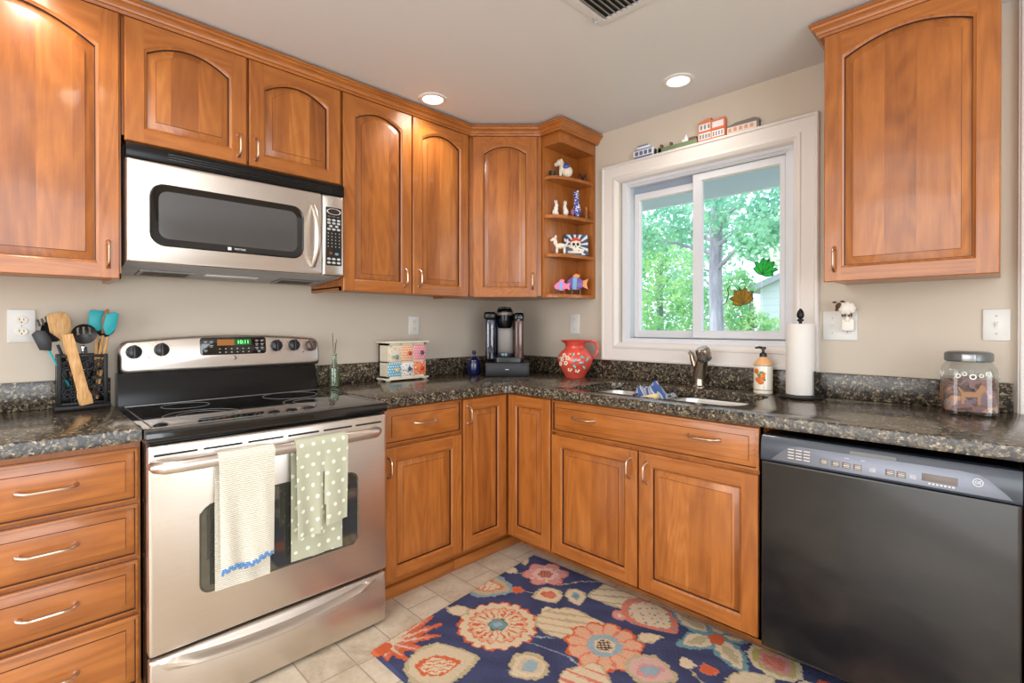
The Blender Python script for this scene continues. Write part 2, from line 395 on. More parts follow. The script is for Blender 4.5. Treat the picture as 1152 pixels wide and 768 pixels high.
# ------------------------------------------------------------------ cabinet parts
def opening(l, r, b_, yt, rise, ins, n=14):
    """closed outline of a door's opening at an inset, counter-clockwise from the lower left corner"""
    x0, x1, y0 = l+ins, r-ins, b_+ins
    P = [(x0, y0), (x1, y0)]
    k = n if rise else 1
    for i in range(k+1):
        s = 1-i/k; x = x0+(x1-x0)*s
        y = yt - ins + rise*(1-(2*s-1)**2)
        P.append((x, y))
    return P
def door_mesh(M, u0, u1, v0, v1, st=.052, br=.048, tr=.048, rise=0, th=.020, slope=.033, panel_mi=1, rail_mi=2):
    bm = B(); tb = bmesh.new(); l, r, bb, yt = u0+st, u1-st, v0+br, v1-tr-rise
    e = .003
    def V(p, w): return tb.verts.new((p[0], p[1], w))
    O = opening(l, r, bb, yt, rise, 0); n = len(O)
    top = O[2:]                                            # right to left
    # face: stiles
    def face(pts, mi, w=th):
        f = tb.faces.new([V(p, w) for p in pts]); f.material_index = mi
    face([(u0+e, v0+e), (l, v0+e), (l, bb), (l, yt), (l, v1-e), (u0+e, v1-e)], 0)
    face([(r, v0+e), (u1-e, v0+e), (u1-e, v1-e), (r, v1-e), (r, yt), (r, bb)], 0)
    face([(l, v0+e), (r, v0+e), (r, bb), (l, bb)], rail_mi)
    for a, c in zip(top, top[1:]):
        face([a, (a[0], v1-e), (c[0], v1-e), c], rail_mi)
    # outer edge
    Lo = [[(u0, v0), (u1, v0), (u1, v1), (u0, v1)]]
    def ring(pa, wa, pb, wb_, mi=0):
        A = [V(p, wa) for p in pa]; C = [V(p, wb_) for p in pb]; k = len(A)
        for i in range(k):
            f = tb.faces.new((A[i], A[(i+1) % k], C[(i+1) % k], C[i])); f.material_index = mi
    outer = Lo[0]; inn = [(u0+e, v0+e), (u1-e, v0+e), (u1-e, v1-e), (u0+e, v1-e)]
    ring(outer, 0, outer, th-e); ring(outer, th-e, inn, th)
    f = tb.faces.new([V(p, 0) for p in outer[::-1]])
    prof = [(0, th), (.003, th-.003), (.008, th-.0055), (.0085, th-.0135), (.0105, th-.014), (.012, th-.0135), (slope, th-.0045), (slope+.0008, th-.0045), (slope+.0010, th-.0012), (slope+.004, th-.0008)]
    rings = [[V(p, w) for p in opening(l, r, bb, yt, rise, ins)] for ins, w in prof]
    for j, (A, C) in enumerate(zip(rings, rings[1:])):
        for i in range(n):
            f = tb.faces.new((A[i], A[(i+1) % n], C[(i+1) % n], C[i])); f.material_index = 3 if j in (2, 3, 6) else panel_mi if j > 3 else 0
    f = tb.faces.new(rings[-1]); f.material_index = panel_mi
    bmesh.ops.remove_doubles(tb, verts=tb.verts, dist=1e-5)
    bmesh.ops.recalc_face_normals(tb, faces=tb.faces[:])
    me = bpy.data.meshes.new('t'); tb.to_mesh(me); tb.free(); bm.from_mesh(me); bpy.data.meshes.remove(me)
    bmesh.ops.transform(bm, matrix=M, verts=bm.verts)
    return bm
def drawer_mesh(M, u0, u1, v0, v1, th=.021, bev=.031):
    bm = B()
    def L(i, w): return [(u0+i, v0+i, w), (u1-i, v0+i, w), (u1-i, v1-i, w), (u0+i, v1-i, w)]
    loops(bm, [L(0, 0), L(0, th-.007), L(.003, th-.0045), L(.008, th-.004)], M, True, False)
    loops(bm, [L(.008, th-.004), L(.0085, th-.012), L(.010, th-.0125)], M, False, False, 1)
    loops(bm, [L(.010, th-.0125), L(bev-.001, th-.0035)], M, False, False)
    loops(bm, [L(bev-.001, th-.0035), L(bev, th-.0035), L(bev+.0004, th-.0008)], M, False, False, 1)
    loops(bm, [L(bev+.0004, th-.0008), L(bev+.003, th)], M, False, True)
    return bm
def pull(parent, M, u, v, length, vertical=True):
    """slim arched bar pull with small flared feet"""
    bm = B(); h = length/2; pts = []
    for i in range(13):
        s = -1+2*i/12; w = .004 + .022*(1-abs(s)**6)
        pts.append((u, v+s*h, w) if vertical else (u+s*h, v, w))
    tube(bm, pts, [.0042 if 0 < i < 12 else .0062 for i in range(13)], M, 8)
    for s in (-1, 1):
        c = (u, v+s*h, 0) if vertical else (u+s*h, v, 0)
        lathe(bm, [(.0001, 0), (.008, 0), (.007, .003), (.005, .006)], M @ T(*c), 10)
    return obj('handle', bm, NICK, parent)

def cab(name, label, loc, cat='kitchen cabinet', group=None): return thing(name, label, cat, loc, group)

# upper cabinets on the stove wall
F3 = FS(.305); UZ = 2.165
HM = {'S': WY, 'W': WX, 'D': WX}
def upper(name, label, y0, y1, z0, doors, hz, rise, trr=.045):
    c = cab(name, label, (0.15, (y0+y1)/2, z0), 'wall cabinet')
    bm = B(); box(bm, (.002, y0, z0+.014), (.303, y1, UZ+.035)); box(bm, (.285, y0, z0+.002), (.303, y1, z0+.02))
    box(bm, (.002, y0, z0+.002), (.303, y0+.018, z0+.02)); box(bm, (.002, y1-.018, z0+.002), (.303, y1, z0+.02))
    obj('body', bm, WV, c)
    for (a, d, hu, rs) in doors:
        dm = obj('door', door_mesh(F3, a, d, z0, UZ, rise=rs, tr=trr), [WV, WP, WY, GROOVE], c)
        pull(dm, FS(.325), hu, hz, .080)
    return c
upper('wall_cabinet', 'large cherry wall cabinet at far left, cut by the photo edge', -2.66, -2.104, 1.297, [(-2.655, -2.110, -2.140, .075)], 1.375, .1)
upper('wall_cabinet', 'short cherry cabinet with two arched doors above the microwave', -2.102, -1.341, 1.757, [(-2.096, -1.724, -1.753, .045), (-1.715, -1.347, -1.692, .045)], 1.824, .05)
upper('wall_cabinet', 'tall two-door cherry wall cabinet between microwave and corner', -1.338, -.600, 1.297, [(-1.334, -.981, -1.022, .040), (-.974, -.622, -.940, .040)], 1.376, .05)
# diagonal corner cabinet
c = cab('wall_cabinet', 'diagonal cherry corner wall cabinet with one arched door, above the coffee maker', (.3, -.3, 1.297), 'wall cabinet')
bm = B(); foot = [(.002, -.002), (.002, -.598), (.303, -.598), (.579, -.322), (.579, -.002)]
prism(bm, foot, 1.305, UZ+.035)
obj('body', bm, WV, c)
DOFF = .6385
d = obj('door', door_mesh(FD(DOFF), -.188, .160, 1.297, UZ, rise=.040, tr=.045), [WV, WP, WY, GROOVE], c)
pull(d, FD(DOFF+.020), .135, 1.383, .080)
# open corner shelf
c = cab('corner_shelf', 'open cherry end shelf with curved shelves between corner cabinet and window', (.64, -.15, 1.297), 'shelf')
bm = B(); box(bm, (.581, -.318, 1.297), (.594, -.002, UZ), bev=.001); obj('side_panel', bm, WV, c)
bm = B(); box(bm, (.594, -.016, 1.297), (.709, -.002, UZ), bev=.001); obj('back_panel', bm, WV, c)
bm = B(); prism(bm, [(.594, -.016), (.594, -.316), (.700, -.316), (.709, -.30), (.709, -.016)], 2.112, UZ+.03); obj('top_panel', bm, WX, c)
def shelf_out():
    P = [(.594, -.016), (.594, -.314)]
    for i in range(13):
        a = math.radians(-90+90*i/12); P.append((.597+.108*math.cos(a)**.8 if i else .600, -.022+.292*math.sin(a)))
    P.append((.707, -.016)); return P
SHZ = [1.936, 1.726, 1.516, 1.297]
for z in SHZ:
    bm = B(); prism(bm, shelf_out(), z, z+.018, bev=.003); obj('shelf', bm, WSH, c)

# crown moulding
def crown(bm, path, prof, closed_caps=True):
    N = len(path); tb = bmesh.new(); R = []
    nrm = []
    for a, c_ in zip(path, path[1:]):
        d_ = Vector((c_[0]-a[0], c_[1]-a[1])).normalized(); nrm.append(Vector((d_.y, -d_.x)))
    for i, p in enumerate(path):
        if i == 0: m = nrm[0]
        elif i == N-1: m = nrm[-1]
        else:
            m = nrm[i-1]+nrm[i]; m = m/(m.length**2)*2
        R.append([tb.verts.new((p[0]+m.x*o, p[1]+m.y*o, z)) for o, z in prof])
    k = len(prof)
    for A, C in zip(R, R[1:]):
        for i in range(k): tb.faces.new((A[i], A[(i+1) % k], C[(i+1) % k], C[i]))
    tb.faces.new(R[0][::-1]); tb.faces.new(R[-1])
    bmesh.ops.recalc_face_normals(tb, faces=tb.faces[:]); merge(bm, tb)
CP = [(.0, 2.167), (.022, 2.167), (.024, 2.176), (.029, 2.179), (.031, 2.186), (.037, 2.192), (.045, 2.197), (.047, 2.204), (.053, 2.207), (.053, 2.214), (.0, 2.214)]
bm = B(); crown(bm, [(.3035, -2.72), (.3035, -.5985), (.5795, -.3195), (.7095, -.3195), (.7095, -.003)], CP)
o = obj('crown_moulding', bm, WY, None, 'stepped cherry crown moulding running along the tops of the left cabinets and shelf', 'moulding', loc=(.3, -1.5, 2.167))
# right wall cabinet
c = cab('wall_cabinet', 'single-door cherry wall cabinet at right above the jar and switches', (2.14, -.15, 1.297), 'wall cabinet')
bm = B(); box(bm, (1.922, -.303, 1.306), (2.366, -.002, UZ+.03)); obj('body', bm, WV, c)
d = obj('door', door_mesh(FW(-.305), 1.920, 2.368, 1.298, UZ, rise=.045, tr=.040, st=.052), [WV, WP, WX, GROOVE], c)
pull(d, FW(-.325), 1.9525, 1.376, .078)
bm = B(); crown(bm, [(1.921, -.003), (1.921, -.304), (2.367, -.304)], [(o_*.85, z) for o_, z in CP])
obj('crown_moulding', bm, WX, None, 'short cherry crown moulding topping the right wall cabinet', 'moulding', loc=(2.14, -.3, 2.167))

# ------------------------------------------------------------------ base cabinets
TOE = .54; TOEW = .466; BT = .814
c = cab('drawer_cabinet', 'cherry base cabinet with four stacked drawers left of the stove', (.3, -2.3, 0), 'base cabinet')
bm = B(); box(bm, (.004, -2.500, .10), (.608, -2.100, BT)); obj('body', bm, WV, c)
bm = B(); box(bm, (.004, -2.500, 0), (TOE+.02, -2.100, .10)); obj('toe_kick', bm, WY, c)
for v0, v1 in ((.645, .795), (.486, .634), (.328, .474), (.118, .316)):
    d = obj('drawer', drawer_mesh(FS(.609), -2.494, -2.106, v0, v1), [WY, GROOVE], c); pull(d, FS(.630), -2.298, (v0+v1)/2+.002, .112, False)
c = cab('base_cabinet', 'cherry base cabinet with one drawer over one door, right of the stove', (.3, -1.11, 0), 'base cabinet')
bm = B(); box(bm, (.004, -1.3365, .10), (.608, -.911, BT)); obj('body', bm, WV, c)
bm = B(); box(bm, (.004, -1.3365, 0), (TOE, -.911, .10)); box(bm, (TOE-.01, -1.3365, 0), (TOE+.020, -.911, .050), bev=.004); obj('toe_kick', bm, WY, c)
d = obj('drawer', drawer_mesh(FS(.609), -1.311, -.917, .662, .808), [WY, GROOVE], c); pull(d, FS(.630), -1.118, .738, .112, False)
d = obj('door', door_mesh(FS(.609), -1.311, -.917, .118, .650, br=.040, tr=.052), [WV, WP, WY, GROOVE], c); pull(d, FS(.629), -1.296, .575, .078)
c = cab('corner_base_cabinet', 'L-shaped cherry corner base cabinet with a two-leaf door in the inner corner', (.4, -.4, 0), 'base cabinet')
bm = B(); prism(bm, [(.004, -.004), (.004, -.909), (.608, -.909), (.608, -.608), (.909, -.608), (.909, -.004)], .10, BT); obj('body', bm, WV, c)
bm = B(); prism(bm, [(.004, -.004), (.004, -.909), (TOE, -.909), (TOE, -TOEW), (.909, -TOEW), (.909, -.004)], 0, .10)
box(bm, (TOE-.01, -.909, 0), (TOE+.020, -TOEW-.004, .050), bev=.004); obj('toe_kick', bm, WY, c)
d = obj('door', door_mesh(FS(.609), -.906, -.634, .114, .806, st=.05), [WV, WP, WY, GROOVE], c); pull(d, FS(.629), -.880, .735, .080)
d = obj('door', door_mesh(FW(-.609), .634, .904, .114, .806, st=.05), [WV, WP, WX, GROOVE], c)
c = cab('sink_cabinet', 'cherry sink base cabinet with a wide false drawer front over two doors', (1.36, -.3, 0), 'base cabinet')
bm = B()
box(bm, (.911, -.608, .10), (.918, -.004, BT)); box(bm, (1.802, -.608, .10), (1.809, -.004, BT)); box(bm, (.911, -.608, .10), (1.809, -.004, .115)); box(bm, (.911, -.608, .10), (1.809, -.592, BT)); obj('body', bm, WV, c)
bm = B(); box(bm, (.911, -TOEW, 0), (1.809, -.004, .10)); obj('toe_kick', bm, WX, c)
d = obj('false_drawer_front', drawer_mesh(FW(-.609), .914, 1.804, .664, .806), [WX, GROOVE], c)
pull(d, FW(-.630), 1.096, .742, .112, False); pull(d, FW(-.630), 1.622, .747, .112, False)
d = obj('door', door_mesh(FW(-.609), .914, 1.353, .114, .650), [WV, WP, WX, GROOVE], c); pull(d, FW(-.629), 1.321, .580, .078)
d = obj('door', door_mesh(FW(-.609), 1.361, 1.803, .114, .650), [WV, WP, WX, GROOVE], c); pull(d, FW(-.629), 1.395, .575, .078)
c = cab('end_panel', 'narrow cherry end panel at the right of the dishwasher', (2.43, -.3, 0), 'panel')
bm = B(); box(bm, (2.417, -.63, 0), (2.445, -.004, BT), bev=.001); obj('panel_board', bm, WV, c)

# ------------------------------------------------------------------ countertops and backsplash
CT, CTS, CB = .855, .8544, .8155
def slab(bm, pts, hole=None, bev=.005):
    tb = bmesh.new()
    def ringp(P, z): return [tb.verts.new((*p, z)) for p in P]
    if hole is None:
        merge(bm, tb); prism(bm, pts, CB, CTS, None, bev); return
    # slab with hole: grid strips are avoided by filling the two-loop region
    for z in (CTS, CB):
        O = ringp(pts, z); H = ringp(hole, z)
        eo = [tb.edges.new((O[i], O[(i+1) % len(O)])) for i in range(len(O))]
        eh = [tb.edges.new((H[i], H[(i+1) % len(H)])) for i in range(len(H))]
        bmesh.ops.triangle_fill(tb, use_beauty=True, edges=eo+eh)
    for P in (pts, hole):
        A, C = ringp(P, CTS), ringp(P, CB)
        for i in range(len(P)): tb.faces.new((A[i], A[(i+1) % len(P)], C[(i+1) % len(P)], C[i]))
    bmesh.ops.remove_doubles(tb, verts=tb.verts, dist=1e-6); bmesh.ops.recalc_face_normals(tb, faces=tb.faces[:])
    be = [e for e in tb.edges if all(abs(v.co.z-CTS) < 1e-6 for v in e.verts) and len(e.link_faces) == 2 and abs(e.calc_face_angle()) > 1]
    bmesh.ops.bevel(tb, geom=be, offset=bev, segments=2, profile=.5, affect='EDGES')
    merge(bm, tb)
c = thing('countertop', 'speckled brown granite countertop wrapping the corner with the sink cut into it', 'countertop', (.6, -.4, CB))
bm = B()
out = [(.003, -.003), (.003, -1.337), (.643, -1.337)] + arc(.683, -.683, .04, 180, 90, 6) + [(2.452, -.643), (2.452, -.003)]
slab(bm, out, rrect(.925, 1.700, -.535, -.150, .07, 6)[::-1])
obj('slab', bm, GR, c)
bm = B(); box(bm, (.003, -1.337, CTS), (.022, -.022, .951), bev=.002); box(bm, (.003, -.022, CTS), (2.398, -.003, .952), bev=.002); obj('backsplash', bm, GR, c)
c = thing('countertop', 'short run of speckled granite countertop left of the stove', 'countertop', (.3, -2.3, CB))
bm = B(); slab(bm, [(.003, -2.505), (.643, -2.505), (.643, -2.101), (.003, -2.101)]); obj('slab', bm, GR, c)
bm = B(); box(bm, (.003, -2.505, CTS), (.022, -2.101, .951), bev=.002); obj('backsplash', bm, GR, c)

# sink: two bowls under the opening
c = thing('kitchen_sink', 'undermounted double-bowl stainless steel sink below the window', 'sink', (1.31, -.34, .64))
def bowl(u0, u1, v0, v1, dep):
    bm = B(); z0 = CB-.002; LL = []
    for ins, z in ((-.010, z0), (0, z0-.001), (.002, z0-.01), (.008, z0-dep+.04), (.02, z0-dep+.012), (.045, z0-dep)):
        LL.append([(*p, z) for p in rrect(u0+ins, u1-ins, v0+ins, v1-ins, .065, 6)])
    loops(bm, LL, None, False, True)
    lathe(bm, [(.0001, z0-dep+.001), (.035, z0-dep+.001), (.042, z0-dep+.004)], T((u0+u1)/2, (v0+v1)/2, 0), 20)
    return bm
obj('bowl', bowl(.934, 1.295, -.530, -.156, .17), SSW, c); obj('bowl', bowl(1.325, 1.692, -.530, -.156, .17), SSW, c)

# ------------------------------------------------------------------ range
R = thing('electric_range', 'stainless steel electric range with black glass cooktop and towels on its handle', 'stove', (.35, -1.72, 0))
Y0, Y1 = -2.0985, -1.3405
bm = B(); box(bm, (.03, Y0+.003, .030), (.655, Y1-.003, .812), bev=.003); obj('body', bm, BLKM, R)
bm = B()
for x in (.1, .6):
    for y in (Y0+.05, Y1-.05): lathe(bm, [(.0001, 0), (.018, 0), (.018, .01), (.008, .015), (.008, .034)], T(x, y, 0), 12)
obj('feet', bm, BLKP, R)
# cooktop: frame with sloped black front, glass, burner rings
bm = B()
prism(bm, [(.085, .826), (.085, .850), (.672, .850), (.690, .846), (.694, .838), (.692, .818), (.684, .812), (.085, .812)], Y0, Y1, frame((0, 0, 0), (1, 0, 0), (0, 0, 1), (0, 1, 0)))
ct = obj('cooktop', bm, BLKG, R)
bm = B(); picframe(bm, frame((0, 0, .850), (1, 0, 0), (0, 1, 0), (0, 0, 1)), .13, .655, Y0+.02, Y1-.02, [(0, 0), (0, .0018), (.003, .0018), (.003, 0)]); obj('trim_line', bm, SSD, ct)
RING = mat('burner_print', (150, 150, 150), .4)
bm = B()
for x, y, r in ((.49, Y0+.185, .110), (.49, Y0+.185, .072), (.46, Y1-.20, .095), (.46, Y1-.20, .06), (.24, Y0+.19, .075), (.24, Y1-.19, .105)):
    lathe(bm, [(r-.001, .8502), (r-.001, .8508), (r+.001, .8508), (r+.001, .8502), (r-.001, .8502)], T(x, y, 0), 48)
obj('burner_rings', bm, RING, ct)
# backguard
bm = B(); prism(bm, [(.022, .812), (.022, .965), (.070, .965), (.088, .90), (.098, .851), (.098, .812)], Y0+.01, Y1-.01, frame((0, 0, 0), (1, 0, 0), (0, 0, 1), (0, 1, 0)))
obj('backguard_base', bm, BLKM, R)
def bg_out(ins):
    y0, y1, z0, r = Y0+.012+ins, Y1+.028-ins-.02, .958+ins, .04-ins*.5
    P = arc(y1-.02, z0+.02, .02, -90, 0, 4)
    zs, n = 1.088-ins, 16
    P += arc(y1-r, zs-r, r, 0, 65, 4)
    for i in range(1, n):
        s = i/n; y = (y1-r*.55)+(y0+r*.55-(y1-r*.55))*s; P.append((y, zs-.004+.020*(1-(2*s-1)**2)))
    P += arc(y0+r, zs-r, r, 115, 180, 4); P += arc(y0+.02, z0+.02, .02, 180, 270, 4)
    return P
TILT = T(.045, 0, .958) @ RY(math.radians(-7)) @ T(-.045, 0, -.958)
LL = [[(y, z, w) for y, z in bg_out(i)] for i, w in ((0, -.02), (0, .030), (.004, .041), (.010, .046), (.016, .048))]
bm = B(); loops(bm, LL, TILT @ FS(.045)); bgp = obj('control_panel', bm, SS, R)
PF = TILT @ FS(.093)
bm = B(); prism(bm, rrect(-1.826, -1.574, 1.018, 1.090, .012), -.001, .003, PF, .001); dp = obj('display_panel', bm, BLKG, bgp)
AMB = mat('amber_window', (150, 96, 40), .3, emit=(150, 90, 36), estr=.25); GRNL = mat('green_digits', (120, 255, 140), .4, emit=(120, 255, 140), estr=1.6)
bm = B(); box(bm, (-1.764, 1.056, .003), (-1.70, 1.081, .0038), PF); obj('amber_window', bm, AMB, dp)
DG = mat('display_green', (20, 70, 34), .3, emit=(30, 110, 50), estr=.3)
bm = B(); box(bm, (-1.699, 1.056, .003), (-1.634, 1.081, .0038), PF); obj('clock_window', bm, DG, dp)
text('clock_digits', '10:11', .022, PF @ T(-1.666, 1.0685, .0045), GRNL, dp)
GREYP = mat('grey_print', (170, 170, 172), .4)
bm = B()
for i in range(6):
    for j in range(2): box(bm, (-1.758+i*.022, 1.040-.014*j, .003), (-1.752+i*.022, 1.044-.014*j, .0035), PF)
for (u, v) in ((-1.813, 1.072), (-1.792, 1.072), (-1.813, 1.055), (-1.792, 1.055), (-1.813, 1.036), (-1.618, 1.074), (-1.597, 1.074), (-1.618, 1.058), (-1.597, 1.058), (-1.618, 1.042), (-1.597, 1.042), (-1.61, 1.028)):
    box(bm, (u, v, .003), (u+.013, v+.003, .0035), PF); box(bm, (u+.002, v-.005, .003), (u+.011, v-.003, .0035), PF)
obj('lettering', bm, GREYP, dp)
bm = B(); lathe(bm, [(.0001, 0), (.0075, 0), (.0075, .002), (.006, .003), (.0001, .003)], PF @ T(-1.700, 1.003, .002), 20); obj('logo_badge', bm, SSD, bgp)
REDD = mat('red_dot', (150, 40, 40), .4)
RIM = mat('knob_print', (130, 124, 118), .4)
for k, (u, v) in enumerate(((-2.040, 1.040), (-1.954, 1.046), (-1.530, 1.050), (-1.453, 1.050), (-1.375, 1.046))):
    bm = B(); lathe(bm, [(.0001, 0), (.0255, 0), (.0255, .004), (.022, .015), (.019, .017), (.0001, .017)], PF @ T(u, v, .001), 28)
    box(bm, (-.005, -.024, .010), (.005, .024, .028), PF @ T(u, v, .001) @ RZ(0 if k != 4 else .3), bev=.002)
    kn = obj('knob', bm, BLKP if k != 4 else mat('knob_brown_grey', (96, 78, 70), .3, .3), bgp)
    bm = B()
    for i in range(11):
        a = math.radians(-60+300*i/10+0); box(bm, (.0305, -.0006, 0), (.0335, .0006, .0006), PF @ T(u, v, .002) @ RZ(a))
    obj('dial_marking', bm, RIM, kn)
bm = B()
for u, v in ((-1.996, 1.018), (-1.412, 1.018)): lathe(bm, [(.0001, 0), (.0028, 0), (.0028, .0012), (.0001, .0012)], PF @ T(u, v, .002), 10)
obj('indicator_lights', bm, REDD, bgp)
# oven door
DZ0, DZ1 = .212, .806; FR = FS(.662)
bm = B(); LL = [[(y, z, w) for y, z in rrect(Y0+.004+i, Y1-.004-i, DZ0+i, DZ1-i, .008, 3)] for i, w in ((0, 0), (0, .026), (.003, .031), (.006, .033))]
loops(bm, LL, FR); od = obj('oven_door', bm, SS, R)
def winpts(i):
    u0, u1, v0, v1 = -1.974+i, -1.462-i, .345+i, .640-i
    return rrect(u0, u1, v0, v1-.02, .04-i*.5, 6)
wp = []
def oven_out(i):
    u0, u1, v0, v1 = -1.972+i, -1.462-i, .346+i, .612-i; P = arc(u1-.03, v0+.03, .03, -90, 0, 5) + arc(u1-.035, v1-.035, .035, 0, 80, 5)
    for k in range(1, 10):
        s = k/10; P.append((u1-.035-(u1-u0-.07)*s, v1+.014*(1-(2*s-1)**2)))
    P += arc(u0+.035, v1-.035, .035, 100, 180, 5) + arc(u0+.03, v0+.03, .03, 180, 270, 5); return P
bm = B(); loops(bm, [[(y, z, w) for y, z in oven_out(i)] for i, w in ((0, .030), (0, .0335), (.002, .0345), (.004, .0335), (.006, .0335))], FR)
OVG = mat('oven_window_glass', (112, 112, 104), .05, .75, .4); obj('oven_window', bm, OVG, od)
bm = B()
for a, c_ in ((-2.082, -1.974), (-1.960, -1.853), (-1.838, -1.729), (-1.715, -1.609), (-1.594, -1.487), (-1.473, -1.367)):
    prism(bm, rrect(a, c_, .775, .7815, .003, 3), .0325, .0336, FR)
obj('vent_slots', bm, SLOT, od)
bm = B(); HX = .745
pts = [(.700, -2.083, .752), (.722, -2.080, .752)] + [(HX+.004*math.sin(PI*i/16)-.004*(i in (0, 16)), -2.062+(.644)*i/16, .752) for i in range(17)] + [(.722, -1.400, .752), (.700, -1.397, .752)]
tube(bm, pts, [.015, .017] + [.0185]*17 + [.017, .015], None, 14, flat=1.0); obj('door_handle', bm, SS, od)
# storage drawer with curved grip
bm = B(); LL = [[(y, z, w) for y, z in rrect(Y0+.006+i, Y1-.006-i, .014+i, .200-i, .006, 3)] for i, w in ((0, 0), (0, .024), (.003, .029), (.006, .031))]
loops(bm, LL, FR); dr = obj('storage_drawer', bm, SS, R)
bm = B(); tb = bmesh.new(); rows = []; n = 28
for i in range(n+1):
    s = i/n; y = -2.075+.688*s; bow = 1-(2*s-1)**2; e = min(1, 8*min(s, 1-s))
    zc = .183-.033*bow
    prof = [(zc+.018, .030), (zc+.014*e+.002, .030+.018*e), (zc+.006, .030+.030*e), (zc-.004, .030+.031*e), (zc-.011*e, .030+.022*e), (zc-.022, .0300)]
    rows.append([tb.verts.new((y, z, w)) for z, w in prof])
for A, C in zip(rows, rows[1:]):
    for i in range(5): tb.faces.new((A[i], C[i], C[i+1], A[i+1]))
bmesh.ops.recalc_face_normals(tb, faces=tb.faces[:]); merge(bm, tb, FR); obj('drawer_grip', bm, SS, dr)

# ------------------------------------------------------------------ microwave
Mw = thing('microwave', 'stainless steel over-the-range microwave with black window and keypad', 'microwave', (.17, -1.72, 1.35))
MY0, MY1 = -2.0955, -1.3425
MGREY = mat('microwave_underside', (168, 168, 172), .45, .2)
bm = B(); prism(bm, [(.003, 1.372), (.003, 1.752), (.308, 1.752), (.318, 1.700), (.318, 1.358), (.300, 1.350), (.06, 1.330), (.03, 1.345)], MY0+.002, MY1-.002, frame((0, 0, 0), (1, 0, 0), (0, 0, 1), (0, 1, 0)))
mb = obj('body', bm, MGREY, Mw)
def under(x, z=None): return 1.330+(x-.06)/(.24)*.020
UM = frame((.06, 0, 1.3295), (0, 1, 0), (.9966, 0, .083), (.083, 0, -.9966))
bm = B()
for u0 in (-2.04, -1.56): 
    picframe(bm, UM, u0, u0+.17, .04, .15, [(0, 0), (0, .004), (.012, .004), (.014, .001)])
obj('filter_frames', bm, SSD, mb)
FILT = mat('filter_mesh', (96, 88, 66), .5, .5)
bm = B()
for u0 in (-2.04, -1.56):
    bm = B()
    for i in range(18): box(bm, (u0+.014+i*.008, .054, -.001), (u0+.018+i*.008, .136, .002), UM)
    box(bm, (u0+.012, .052, -.002), (u0+.158, .138, .0005), UM)
    obj('grease_filter', bm, FILT, mb)
bm = B(); box(bm, (-1.83, .10, -.002), (-1.64, .135, .003), UM, bev=.001); obj('task_light_lens', bm, PLATE, mb)
bm = B(); prism(bm, [(.305, 1.700), (.305, 1.7535), (.330, 1.7535), (.344, 1.745), (.348, 1.712), (.343, 1.700)], MY0, MY1, frame((0, 0, 0), (1, 0, 0), (0, 0, 1), (0, 1, 0)))
vg = obj('vent_grille', bm, BLKM, Mw)
bm = B()
for i in range(3): box(bm, (-1.98, 1.711+i*.009, .0), (-1.40, 1.714+i*.009, .0015), FS(.3475-.001*i), bev=.0004)
obj('grille_slats', bm, BLKP, vg)
FM = FS(.319)
bm = B(); LL = [[(y, z, w) for y, z in rrect(MY0+i, -1.4395-i, 1.355+i, 1.697-i, .008, 3)] for i, w in ((0, 0), (0, .020), (.003, .025), (.008, .027))]
loops(bm, LL, FM); md = obj('door', bm, SS, Mw)
def mwo(i): return rrect(-2.034+i, -1.517-i, 1.414+i, 1.626-i, .045-i*.4, 6)
bm = B(); loops(bm, [[(y, z, w) for y, z in mwo(i)] for i, w in ((0, .024), (0, .0285), (.003, .030), (.006, .029))], FM); mwin = obj('door_window', bm, BLKG, md)
MWG = mat('window_screen', (96, 96, 98), .1, .5, .4)
bm = B(); prism(bm, rrect(-2.008, -1.545, 1.440, 1.602, .028, 6), .0285, .0296, FM); obj('window_screen', bm, MWG, mwin)
WPRINT = mat('white_print', (225, 225, 225), .4)
bm = B(); box(bm, (-1.797, 1.4225, .029), (-1.785, 1.4335, .0302), FM, bev=.0003); obj('logo_square', bm, WPRINT, mwin)
text('brand_text', 'MAYTAG', .0095, FM @ T(-1.756, 1.428, .0300), WPRINT, mwin)
bm = B(); pts = []
for i in range(17):
    s = -1+2*i/16; pts.append((-1.478+.004*(1-s*s), 1.514+.126*s, .027+.036*(1-abs(s)**2.6)))
tube(bm, pts, [.0085+.006*(1-(abs(-1+2*i/16))**2) for i in range(17)], FM, 12, flat=.8); obj('handle', bm, SS, md)
bm = B(); LL = [[(y, z, w) for y, z in rrect(-1.4375+i, MY1-i, 1.355+i, 1.697-i, .006, 3)] for i, w in ((0, 0), (0, .020), (.003, .025), (.006, .027))]
loops(bm, LL, FM); mp_ = obj('control_panel', bm, SS, Mw)
bm = B(); prism(bm, rrect(-1.424, -1.354, 1.399, 1.646, .004, 3), .026, .0285, FM, .0005); kp = obj('keypad', bm, mat('keypad_black', (30, 27, 26), .3), mp_)
bm = B(); lathe(bm, [(.031, 0), (.031, .0015), (.029, .002), (.027, .0015), (.027, 0)], FM @ T(-1.389, 1.628, .0284), 32, sy=.42)
lathe(bm, [(.0001, .0006), (.027, .0006)], FM @ T(-1.389, 1.628, .0284), 32, sy=.42, mi=1); obj('display', bm, [WPRINT, mat('display_brown', (60, 42, 36), .2)], kp)
BTN = mat('keypad_button', (196, 200, 200), .35)
def btn(bm, u, v, ru=.0085, rv=.0052): lathe(bm, [(.0001, .0016), (.9, .0012), (1, 0)], FM @ T(u, v, .0284) @ Matrix.Diagonal((ru, rv, 1, 1)), 14)
bm = B()
for r_ in range(2):
    for k in (-1, 0, 1): btn(bm, -1.389+.0215*k, 1.592-.013*r_)
for k in (-1, 1): btn(bm, -1.389+.013*k, 1.566)
for k in (-1, 0, 1): btn(bm, -1.389+.0215*k, 1.553)
for r_ in range(2):
    for k in (-1, 0, 1): btn(bm, -1.389+.0215*k, 1.427-.016*r_)
